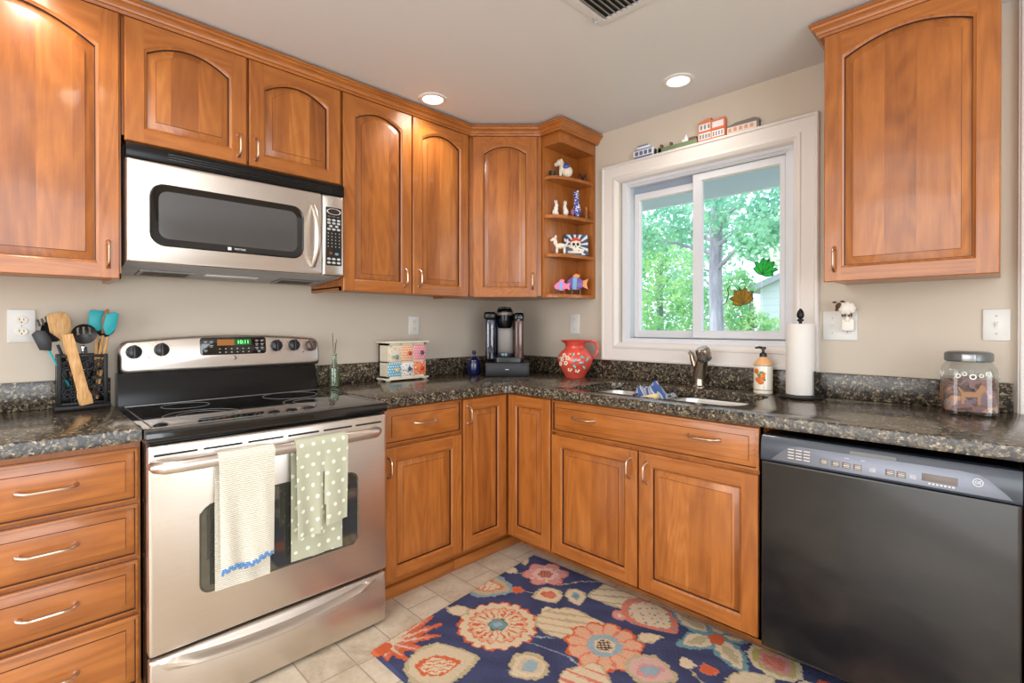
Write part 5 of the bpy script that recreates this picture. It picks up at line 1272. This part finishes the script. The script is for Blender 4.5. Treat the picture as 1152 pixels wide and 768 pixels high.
# ------------------------------------------------------------------ leaf suncatchers on the right pane
def suncatcher(name, label, uc, vc, sc_, rot, colr, vine=False):
    c_ = thing(name, label, 'suncatcher', (uc, .040, vc)); g = glassmat(name+'_glass', colr, .04)
    L5 = [(0, -.34), (.22, -.36), (.46, -.30), (.80, -.10), (.66, .10), (.92, .42), (.70, .46), (.52, .40), (.50, .62), (.42, .90), (.26, .78), (.12, .72), (.06, .84), (0, 1.0)]
    P = [(x, y) for x, y in L5] + [(-x, y) for x, y in L5[-2:0:-1]]
    ca_, sa_ = math.cos(rot), math.sin(rot); Q = [(uc+sc_*(x*ca_-y*sa_), vc+sc_*(x*sa_+y*ca_)) for x, y in P]
    M = FW(.0425); bm = B(); prism(bm, Q, 0, .002, M)
    m_ = bpy.data.materials.new(name+'_colour'); m_.use_nodes = True; nt = m_.node_tree; nt.nodes.clear(); o_ = nt.nodes.new('ShaderNodeOutputMaterial'); mixn = nt.nodes.new('ShaderNodeMixShader'); mixn.inputs[0].default_value = .30
    a_ = nt.nodes.new('ShaderNodeBsdfTransparent'); a_.inputs[0].default_value = rgb(*colr); b2 = nt.nodes.new('ShaderNodeBsdfDiffuse'); b2.inputs[0].default_value = rgb(*colr)
    b3 = nt.nodes.new('ShaderNodeBsdfTranslucent'); b3.inputs[0].default_value = rgb(*colr); m2 = nt.nodes.new('ShaderNodeMixShader'); nt.links.new(b2.outputs[0], m2.inputs[1]); nt.links.new(b3.outputs[0], m2.inputs[2])
    nt.links.new(a_.outputs[0], mixn.inputs[1]); nt.links.new(m2.outputs[0], mixn.inputs[2]); nt.links.new(mixn.outputs[0], o_.inputs[0])
    obj('leaf_glass', bm, m_, c_)
    bm = B(); tube(bm, [(*p, .001) for p in Q], .0019, M, 6, closed=True)
    b0 = (uc+sc_*(.30*sa_), vc-sc_*.30*ca_)
    for k in (1, 4, 6, 9, 14, 17): 
        i = k % len(Q); 
    for k in (5, 9, 13, 17, 21): tube(bm, [(*b0, .001), (*Q[k], .001)], .0016, M, 6)
    if vine: tube(bm, [(b0[0]-.006, b0[1]+.005, .001), (uc-.050, vc+.01, .001), (uc-.062, vc-.03, .001), (uc-.075, vc-.055, .001), (uc-.05, vc-.06, .001)] if 0 else [(uc-.058, vc+.070, .001), (uc-.070, vc+.055, .001), (uc-.064, vc+.030, .001), (uc-.074, vc-.005, .001), (uc-.092, vc-.020, .001)], .0022, M, 6)
    obj('leading', bm, mat(name+'_lead', (60, 74, 60), .5, .3), c_)
suncatcher('leaf_suncatcher', 'amber stained-glass leaf stuck on the right window pane', 1.508, 1.262, .062, math.radians(14), (222, 176, 96), True)
suncatcher('leaf_suncatcher', 'green stained-glass leaf stuck on the right window pane', 1.600, 1.392, .060, math.radians(-24), (96, 196, 116))

# ------------------------------------------------------------------ figurines on the corner shelf
Z1, Z2, Z3, Z4 = [z+.0192 for z in SHZ]
CER = mat('speckled_white_glaze', (228, 218, 198), .3); CERB = mat('blue_glaze', (70, 92, 170), .3); DKC = mat('dark_bowl', (54, 40, 36), .5)
def toward(a): return a
# sitting bulldog
c = thing('dog_figurine', 'white and blue sitting dog figurine on the top curved shelf', 'figurine', (.642, -.20, Z1)); MM = T(.652, -.212, Z1) @ RZ(math.radians(-150)) @ Matrix.Scale(1.30, 4)
bm = B(); ell(bm, (-.012, 0, .024), (.024, .020, .024), MM); ell(bm, (.004, 0, .038), (.018, .017, .022), MM); ell(bm, (.014, .010, .018), (.007, .006, .018), MM); ell(bm, (.014, -.010, .018), (.007, .006, .018), MM); ell(bm, (.018, 0, .064), (.017, .016, .015), MM); ell(bm, (.034, 0, .058), (.009, .012, .009), MM); ell(bm, (.010, .016, .068), (.006, .004, .009), MM); ell(bm, (.010, -.016, .068), (.006, .004, .009), MM); db = obj('body', bm, CER, c)
bm = B(); ell(bm, (-.010, .006, .042), (.016, .018, .013), MM); ell(bm, (-.006, 0, .052), (.010, .017, .009), MM); obj('blue_cape', bm, CERB, db)
bm = B(); ell(bm, (.040, 0, .053), (.004, .007, .003), MM); ell(bm, (.042, 0, .061), (.003, .004, .003), MM); obj('muzzle_paint', bm, mat('pink_glaze', (210, 120, 110), .4), db)
c = thing('bowl', 'small dark round dish standing at left on the top curved shelf', 'bowl', (.610, -.25, Z1)); bm = B(); lathe(bm, [(.0001, .0), (.010, .0), (.016, .014), (.018, .032), (.016, .032), (.013, .016), (.0001, .004)], T(.616, -.268, Z1), 20); obj('bowl_body', bm, DKC, c)
c = thing('fern_sprig', 'dark spiky metal plant ornament at right on the top curved shelf', 'ornament', (.677, -.07, Z1)); bm = B(); rr = random.Random(9)
for k in range(14):
    a = rr.uniform(0, 6.28); l_ = rr.uniform(.03, .055); tube(bm, [(.676, -.075, Z1), (.676+.008*math.cos(a), -.075+.01*math.sin(a), Z1+l_*.6), (.676+.017*math.cos(a), -.075+.03*math.sin(a), Z1+l_)], [.0018, .0022, .0008], None, 5)
obj('foliage', bm, mat('dark_metal_leaf', (60, 58, 66), .4, .5), c)
# rabbits
def rabbit(x, y, z, rz, label):
    c_ = thing('rabbit_figurine', label, 'figurine', (x, y, z)); MM = T(x, y, z) @ RZ(rz) @ Matrix.Scale(1.22, 4); W_ = mat('white_porcelain', (242, 236, 228), .3)
    bm = B(); ell(bm, (-.004, 0, .016), (.015, .012, .016), MM); ell(bm, (.004, 0, .030), (.010, .010, .014), MM); ell(bm, (.009, 0, .043), (.009, .008, .009), MM); ell(bm, (.004, .004, .058), (.003, .003, .012), MM, rot=RY(-.2)); ell(bm, (.004, -.004, .058), (.003, .003, .012), MM, rot=RY(-.2)); ell(bm, (-.018, 0, .012), (.005, .005, .005), MM); ell(bm, (.009, .005, .008), (.006, .004, .008), MM); ell(bm, (.009, -.005, .008), (.006, .004, .008), MM)
    obj('body', bm, W_, c_)
rabbit(.626, -.255, Z2, math.radians(-20), 'white upright rabbit figurine, left one of the pair on the second shelf')
rabbit(.655, -.205, Z2, math.radians(150), 'white rabbit figurine, right one of the pair beside the blue figure')
c = thing('cat_figurine', 'tall blue patterned cat figurine on the second curved shelf', 'figurine', (.68, -.16, Z2)); MM = T(.675, -.128, Z2) @ RZ(math.radians(-100)) @ Matrix.Scale(1.38, 4); BLP = pat('blue_pattern_glaze', [(60, 72, 160), (92, 120, 200), (232, 232, 240), (70, 60, 140)], 150)
bm = B(); ell(bm, (0, 0, .032), (.016, .013, .031), MM); ell(bm, (.003, 0, .064), (.011, .010, .024), MM); ell(bm, (.005, 0, .092), (.013, .012, .012), MM); ell(bm, (.003, .008, .104), (.004, .003, .007), MM); ell(bm, (.003, -.008, .104), (.004, .003, .007), MM); ell(bm, (.012, .006, .0155), (.006, .005, .015), MM); ell(bm, (.012, -.006, .0155), (.006, .005, .015), MM); obj('body', bm, BLP, c)
c = thing('bird_figurine', 'small red and blue bird figurine between rabbit and cat', 'figurine', (.66, -.185, Z2)); MM = T(.683, -.178, Z2) @ RZ(2.2)
bm = B(); ell(bm, (0, 0, .018), (.009, .008, .018), MM); ell(bm, (.004, 0, .036), (.006, .006, .007), MM); bb_ = obj('body', bm, mat('red_glaze', (206, 70, 50), .3), c); bm = B(); ell(bm, (-.002, .006, .022), (.008, .004, .012), MM); ell(bm, (-.002, -.006, .022), (.008, .004, .012), MM); obj('wings', bm, mat('turquoise_wing', (70, 130, 190), .3), bb_)
c = thing('wire_basket', 'small clear and brown wire basket at the right end of the second shelf', 'basket', (.69, -.06, Z2)); bm = B()
for z_ in (.001, .020, .040): tube(bm, [(p[0], p[1], Z2+z_) for p in rrect(.662, .704, -.088, -.030, .008, 3)], .0012, None, 5, closed=True)
for p in rrect(.662, .704, -.088, -.030, .008, 3)[::2]: tube(bm, [(p[0], p[1], Z2+.001), (p[0], p[1], Z2+.040)], .001, None, 5)
obj('wire_mesh', bm, mat('brown_wire', (150, 104, 70), .4, .5), c)
bm = B(); box(bm, (.668, -.040, Z2), (.676, -.034, Z2+.075)); obj('incense_stick', bm, mat('orange_stick', (226, 150, 96), .6), None, 'thin orange stick standing behind the wire basket on the shelf', 'stick', loc=(.67, -.037, Z2))
# third shelf: white dog, skull picture tile
c = thing('dog_figurine', 'white standing dog figurine in front of the skull tile on the third shelf', 'figurine', (.63, -.24, Z3)); MM = T(.643, -.232, Z3+.003) @ RZ(math.radians(-130)) @ Matrix.Scale(1.30, 4); W_ = mat('white_dog_glaze', (236, 226, 210), .35)
bm = B(); ell(bm, (0, 0, .032), (.024, .011, .012), MM)
for x_, y_ in ((.016, .006), (.016, -.006), (-.016, .006), (-.016, -.006)): ell(bm, (x_, y_, .013), (.005, .0045, .015), MM)
ell(bm, (.022, 0, .046), (.009, .008, .014), MM); ell(bm, (.028, 0, .058), (.012, .009, .009), MM); ell(bm, (.038, 0, .055), (.007, .005, .005), MM); ell(bm, (.022, .008, .069), (.004, .003, .007), MM); ell(bm, (.022, -.008, .069), (.004, .003, .007), MM); tube(bm, [(-.022, 0, .036), (-.032, 0, .048), (-.030, 0, .062)], [.004, .0035, .002], MM, 8); obj('body', bm, W_, c)
# tile leaning against the back
Ta = T(.682, -.075, Z3) @ RZ(math.radians(28)); TM = T(.662, -.118, Z3) @ RZ(math.radians(47)) @ frame((0, 0, 0), (1, 0, 0), (0, .12, .993), (0, -.993, .12)) @ Matrix.Scale(1.34, 4)
c = thing('picture_tile', 'square tile with a skull in a red bandana, on the third shelf', 'picture', (.67, -.12, Z3))
bm = B(); prism(bm, rrect(-.052, .052, .001, .092, .002, 2), -.004, .002, TM, .001); tl = obj('tile', bm, mat('tile_slate', (62, 72, 96), .35), c)
bm = B()
for k in range(9):
    a0 = math.radians(-60+k*30); a1 = a0+math.radians(13); tri = [(.0, .046)]
    def hit(a):
        dx, dy = math.cos(a), math.sin(a); s_ = min([v for v in ((.050-0)/dx if dx > 0 else 9, (-.050)/dx if dx < 0 else 9, (.090-.046)/dy if dy > 0 else 9, (.003-.046)/dy if dy < 0 else 9)]); return (dx*s_, .046+dy*s_)
    prism(bm, [tri[0], hit(a0), hit(a1)], .0015, .0026, TM)
obj('rays', bm, mat('tile_pale', (216, 220, 226), .4), tl)
bm = B(); ell(bm, (-.002, .050, .003), (.022, .020, .003), TM); ell(bm, (-.002, .030, .003), (.014, .012, .003), TM); box(bm, (-.036, .010, .002), (.030, .020, .005), TM, bev=.002); box(bm, (-.036, .016, .002), (.030, .024, .0045), TM @ T(0, .01, 0) @ RZ(-.25), bev=.002); sk = obj('skull', bm, mat('bone_white', (240, 232, 214), .4), tl)
bm = B(); ell(bm, (-.010, .048, .0055), (.006, .007, .002), TM); ell(bm, (.007, .048, .0055), (.006, .007, .002), TM); ell(bm, (-.002, .038, .0055), (.0025, .004, .002), TM); obj('eye_sockets', bm, SLOT, sk)
bm = B(); prism(bm, [(-.026, .056), (-.020, .068), (-.008, .076), (.006, .076), (.018, .068), (.024, .058), (.018, .060), (.0, .064), (-.018, .060), (-.034, .050)], .003, .0065, TM, .001); obj('bandana', bm, mat('red_bandana', (220, 62, 46), .5), sk)
# bottom shelf: colourful fish ornaments
def fish(name, label, x, y, z, rz, scale, body, fin, stripes):
    c_ = thing(name, label, 'ornament', (x, y, z)); MM = T(x, y, z+.24*scale) @ RZ(rz) @ frame((0, 0, 0), (1, 0, 0), (0, 0, 1), (0, -1, 0)) @ Matrix.Scale(scale, 4)
    P = [(-.5, .30), (-.42, .12), (-.18, .02), (.12, .0), (.34, .14), (.60, .02), (.54, .30), (.62, .56), (.34, .46), (.16, .60), (-.16, .64), (-.34, .52)]
    bm = B(); prism(bm, P, -.045, .045, MM, .02); b_ = obj('body', bm, body, c_)
    bm = B(); prism(bm, [(-.10, .56), (.14, .56), (.22, .72), (.02, .80), (-.14, .70)], -.03, .03, MM, .01); prism(bm, [(.34, .16), (.60, .03), (.54, .30), (.62, .55), (.34, .44)], -.05, .05, MM, .01); obj('fins', bm, fin, b_)
    bm = B(); prism(bm, [(-.16, .03), (.02, .01), (.06, .60), (-.14, .62)], .044, .052, MM); obj('stripe', bm, stripes, b_)
    bm = B()
    for u in (-.2, .2): prism(bm, [(u-.03, -.24), (u+.03, -.24), (u+.02, .10), (u-.02, .10)], -.09, .09, MM)
    for f_ in bm.verts: 
        if f_.co.z < z+.0006: f_.co.z = z+.0006
    obj('stand', bm, BLKP, c_)
PNK = mat('pink_fish', (232, 124, 170), .35); LBF = mat('light_blue_fish', (110, 168, 222), .35); PUR = mat('purple_fish', (122, 90, 160), .35); ORF = mat('orange_fish', (232, 146, 72), .35)
fish('fish_ornament', 'pink and blue fish ornament at the front left of the bottom shelf', .640, -.222, Z4, math.radians(45), .080, PNK, PNK, LBF)
fish('fish_ornament', 'larger purple, blue and orange fish ornament behind on the bottom shelf', 0.651, -.108, Z4, math.radians(47), .116, PUR, ORF, LBF)

# ------------------------------------------------------------------ ceiling: downlights and vent
LENS = mat('glowing_lens', (255, 246, 230), .4, emit=(255, 240, 220), estr=9)
LAB = ['recessed ceiling light near the two-door wall cabinet, left of the pair', 'recessed ceiling light above the window, right of the pair', 'recessed ceiling light over the far-left cabinet', 'added recessed ceiling light, out of view near the middle of the room']
for (x, y), lb in zip(DOWN, LAB):
    c = thing('recessed_light', lb, 'ceiling light', (x, y, CZ-.008), 'recessed ceiling lights')
    bm = B(); lathe(bm, [(.047, -.004), (.049, -.007), (.058, -.008), (.066, -.004), (.067, -.0005)], T(x, y, CZ), 36); obj('trim_ring', bm, WHITE, c)
    bm = B(); lathe(bm, [(.0001, -.003), (.048, -.003)], T(x, y, CZ), 36); obj('lens', bm, LENS, c)
c = thing('ceiling_vent', 'white louvred air vent in the ceiling at the top edge of the photo', 'vent', (1.5, -1.0, CZ-.01))
VM = frame((0, 0, CZ), (1, 0, 0), (0, 1, 0), (0, 0, -1)); vx0, vx1, vy0, vy1 = 1.340, 1.690, -1.27, -.852
bm = B(); picframe(bm, frame((0, 0, CZ-.0005), (1, 0, 0), (0, -1, 0), (0, 0, -1)), vx0, vx1, -vy1, -vy0, [(0, 0), (.003, .004), (.032, .009), (.036, .009), (.036, .0)]); obj('frame', bm, CEILM, c)
bm = B(); box(bm, (vx0+.034, vy0+.034, CZ-.0015), (vx1-.034, vy1-.034, CZ-.0003)); obj('backing', bm, SLOT, c)
bm = B(); n = 14
for i in range(n):
    x = vx0+.044+(vx1-vx0-.088)*i/(n-1); box(bm, (-.007, vy0+.036, -.0008), (.007, vy1-.036, .0008), T(x, 0, CZ-.006) @ RY(.6))
obj('louvres', bm, mat('vent_metal', (150, 146, 140), .5), c)
bm = B(); tube(bm, [(vx0+.018, vy1-.075, CZ-.011), (vx0+.010, vy1-.060, CZ-.018), (vx0+.022, vy1-.048, CZ-.012)], .003, None, 6); obj('lever', bm, GREYP, c)

# ------------------------------------------------------------------ outside
GRASS = mat('grass', None, .95, spec=.1); t = NT(GRASS); g_ = t.n('ShaderNodeNewGeometry').outputs['Position']; t.l(t.ramp(t.noise(g_, 3, 6, .7).outputs['Fac'], [(.3, (112, 140, 84)), (.7, (176, 196, 130))]), t.b.inputs['Base Color'])
b = B(); box(b, (-30, .5, -.5), (30, 45, -.4)); o = obj('lawn', b, GRASS, None, kind='structure')
SOF = mat('soffit_white', (222, 234, 250), .6)
b = B(); box(b, (-1.5, .13, 2.05), (4, .70, 2.07)); box(b, (-1.5, .70, 1.93), (4, .73, 2.2)); box(b, (-1.5, .73, 1.985), (4, .85, 2.10)); o = struct('trim_3', b, SOF)
BARK = mat('pale_bark', None, .9, spec=.1); t = NT(BARK); g_ = t.n('ShaderNodeNewGeometry').outputs['Position']; t.l(t.ramp(t.noise(t.mapping(g_, (1, 1, .2)), 9, 6, .7).outputs['Fac'], [(.3, (122, 124, 136)), (.7, (196, 196, 208))]), t.b.inputs['Base Color']); t.bump(t.noise(t.mapping(g_, (1, 1, .2)), 30, 5, .7).outputs['Fac'], .6, .02)
def leafmat(name, a, b_):
    m = bpy.data.materials.new(name); m.use_nodes = True; nt = m.node_tree; nt.nodes.clear(); o_ = nt.nodes.new('ShaderNodeOutputMaterial'); mixn = nt.nodes.new('ShaderNodeMixShader'); mixn.inputs[0].default_value = .5
    g_ = nt.nodes.new('ShaderNodeNewGeometry'); n_ = nt.nodes.new('ShaderNodeTexNoise'); n_.inputs['Scale'].default_value = 3; n_.inputs['Detail'].default_value = 6; nt.links.new(g_.outputs['Position'], n_.inputs['Vector'])
    r_ = nt.nodes.new('ShaderNodeValToRGB'); r_.color_ramp.elements[0].position = .35; r_.color_ramp.elements[0].color = rgb(*a); r_.color_ramp.elements[1].position = .65; r_.color_ramp.elements[1].color = rgb(*b_); nt.links.new(n_.outputs['Fac'], r_.inputs[0])
    d_ = nt.nodes.new('ShaderNodeBsdfDiffuse'); t_ = nt.nodes.new('ShaderNodeBsdfTranslucent'); nt.links.new(r_.outputs[0], d_.inputs[0]); nt.links.new(r_.outputs[0], t_.inputs[0]); nt.links.new(d_.outputs[0], mixn.inputs[1]); nt.links.new(t_.outputs[0], mixn.inputs[2]); nt.links.new(mixn.outputs[0], o_.inputs[0]); return m
LF1 = leafmat('green_foliage', (128, 196, 140), (206, 240, 176)); LF2 = leafmat('cool_green_foliage', (120, 190, 164), (186, 232, 200))
def foliage(seed, clumps, per, size, m):
    rs = np.random.RandomState(seed); V_, F_ = [], []; k = 0
    for (cx, cy, cz, r_) in clumps:
        for _ in range(per):
            d = rs.normal(0, 1, 3); d /= np.linalg.norm(d); p = np.array((cx, cy, cz))+d*r_*rs.uniform(.3, 1)**.6
            n_ = rs.normal(0, 1, 3)+np.array((0, 0, .6)); n_ /= np.linalg.norm(n_); a = np.cross(n_, rs.normal(0, 1, 3)); a /= np.linalg.norm(a); b_ = np.cross(n_, a); s_ = size*rs.uniform(.6, 1.3)
            pts = [p-a*s_, p-a*.3*s_+b_*.5*s_, p+a*.2*s_+b_*.55*s_, p+a*s_+n_*.15*s_, p+a*.2*s_-b_*.55*s_, p-a*.3*s_-b_*.5*s_]
            V_ += [tuple(x) for x in pts]; F_.append(tuple(range(k, k+6))); k += 6
    return V_, F_
def tree(label, x, y, h, tr, clumps, seed, m, per=260, size=.07, group='trees outside the window'):
    c_ = thing('garden_tree', label, 'tree', (x, y, -.4), group)
    bm = B(); tube(bm, [(x, y, -.4), (x+.02, y, .6), (x-.02, y+.02, 1.8), (x+.03, y, h)], [tr*1.25, tr, tr*.9, tr*.6], None, 14)
    for i, (cx, cy, cz, r_) in enumerate(clumps[:6]): tube(bm, [(x, y, min(cz-.3, h-.2) if cz > .8 else .3), ((x+cx)/2, (y+cy)/2, cz-.1), (cx, cy, cz)], [tr*.35, tr*.2, .01], None, 6)
    obj('trunk', bm, BARK, c_)
    V_, F_ = foliage(seed, clumps, per, size, m); me = bpy.data.meshes.new('foliage'); me.from_pydata([(a-x, b_-y, z+.4) for a, b_, z in V_], [], F_); me.materials.append(m)
    o_ = bpy.data.objects.new('foliage', me); COL.objects.link(o_); o_.parent = c_; o_['kind'] = 'stuff'
tree('tall tree with a pale grey trunk behind the right pane', -.27, 4.0, 4.2, .092, [(-.5, 3.9, 2.7, .5), (.1, 3.8, 2.6, .45), (.6, 3.7, 2.45, .35), (-.95, 3.9, 2.5, .4), (.35, 3.6, 2.15, .28), (-1.35, 3.8, 2.35, .35)], 2, LF2, 520, .038)
tree('bushy green tree filling the left pane', -1.7, 5.2, 2.4, .06, [(-1.7, 5.1, 2.4, .42), (-1.3, 5.0, 2.0, .42), (-2.0, 5.0, 1.8, .45), (-1.5, 4.8, 1.4, .45), (-1.1, 5.0, 1.5, .35), (-2.0, 4.9, 1.1, .45), (-1.4, 4.8, .8, .45), (-2.2, 5.3, 2.4, .45), (-1.05, 5.2, .95, .35), (-2.5, 5.4, 1.5, .5)], 3, LF1, 560, .036)
tree('low green shrub below the amber leaf, behind the right pane', -.40, 5.6, 1.1, .03, [(-.55, 5.5, 1.30, .28), (-.35, 5.5, 1.10, .3), (-.05, 5.6, 1.0, .3), (-.6, 5.6, 1.75, .26)], 5, LF1, 480, .034)
tree('far tree with loose foliage behind both panes', -2.2, 8.5, 3.2, .1, [(-2.6, 8.5, 3.4, .9), (-1.6, 8.4, 3.2, .8), (-3.4, 8.5, 2.6, .9), (-2.4, 8.2, 2.2, .9), (-3.2, 8.3, 1.5, .9), (-2.0, 8.3, 1.3, .7)], 6, LF2, 560, .062)
tree('farthest tree rising above the neighbouring house', -.6, 13, 4.5, .12, [(-1.0, 13, 4.0, 1.0), (.4, 13, 4.2, 1.0), (-2.2, 13, 3.6, 1.0), (-.6, 13, 3.2, .8)], 8, LF1, 500, .075)
SID = mat('white_siding', None, .7); t = NT(SID); g_ = t.n('ShaderNodeNewGeometry').outputs['Position']; sx = t.n('ShaderNodeSeparateXYZ'); t.l(g_, sx.inputs[0]); fr_ = t.math('FRACT', t.math('DIVIDE', sx.outputs[2], .16))
t.l(t.ramp(fr_, [(.0, (190, 198, 208)), (.1, (222, 228, 236))]), t.b.inputs['Base Color'])
c = thing('neighbour_house', 'pale sided neighbouring house seen low through the right pane', 'house', (-.2, 11, -.4))
bm = B(); prism(bm, [(-1.75, -.4), (3.5, -.4), (3.5, 2.1), (.9, 3.1), (-1.75, 2.0)], 0, 2, frame((0, 10, 0), (1, 0, 0), (0, 0, 1), (0, 1, 0))); obj('wall', bm, SID, c)
bm = B(); prism(bm, [(-1.95, 1.90), (.9, 3.08), (3.7, 2.0), (3.7, 2.12), (.9, 3.22), (-1.95, 2.04)], -.2, 2.2, frame((0, 10, 0), (1, 0, 0), (0, 0, 1), (0, 1, 0))); obj('roof', bm, mat('grey_shingle', (176, 182, 190), .8), c)
bm = B(); box(bm, (-1.15, 9.97, 1.05), (-.98, 10.0, 1.32)); obj('window', bm, WHITE, c)
c = thing('picket_fence', 'low pale picket fence at the foot of the garden view', 'fence', (-1, 6.4, -.4)); FEN = mat('weathered_fence', (196, 196, 190), .8)
bm = B()
for z in (.25, .90): box(bm, (-5, 6.40, z), (1.5, 6.43, z+.06))
obj('rails', bm, FEN, c)
for i in range(46):
    x = -4.9+.14*i; bm = B(); prism(bm, [(x, -.4), (x+.08, -.4), (x+.08, 1.06), (x+.04, 1.12), (x, 1.06)], 0, .02, frame((0, 6.37, 0), (1, 0, 0), (0, 0, 1), (0, 1, 0))); obj('picket', bm, FEN, c, smooth=0)
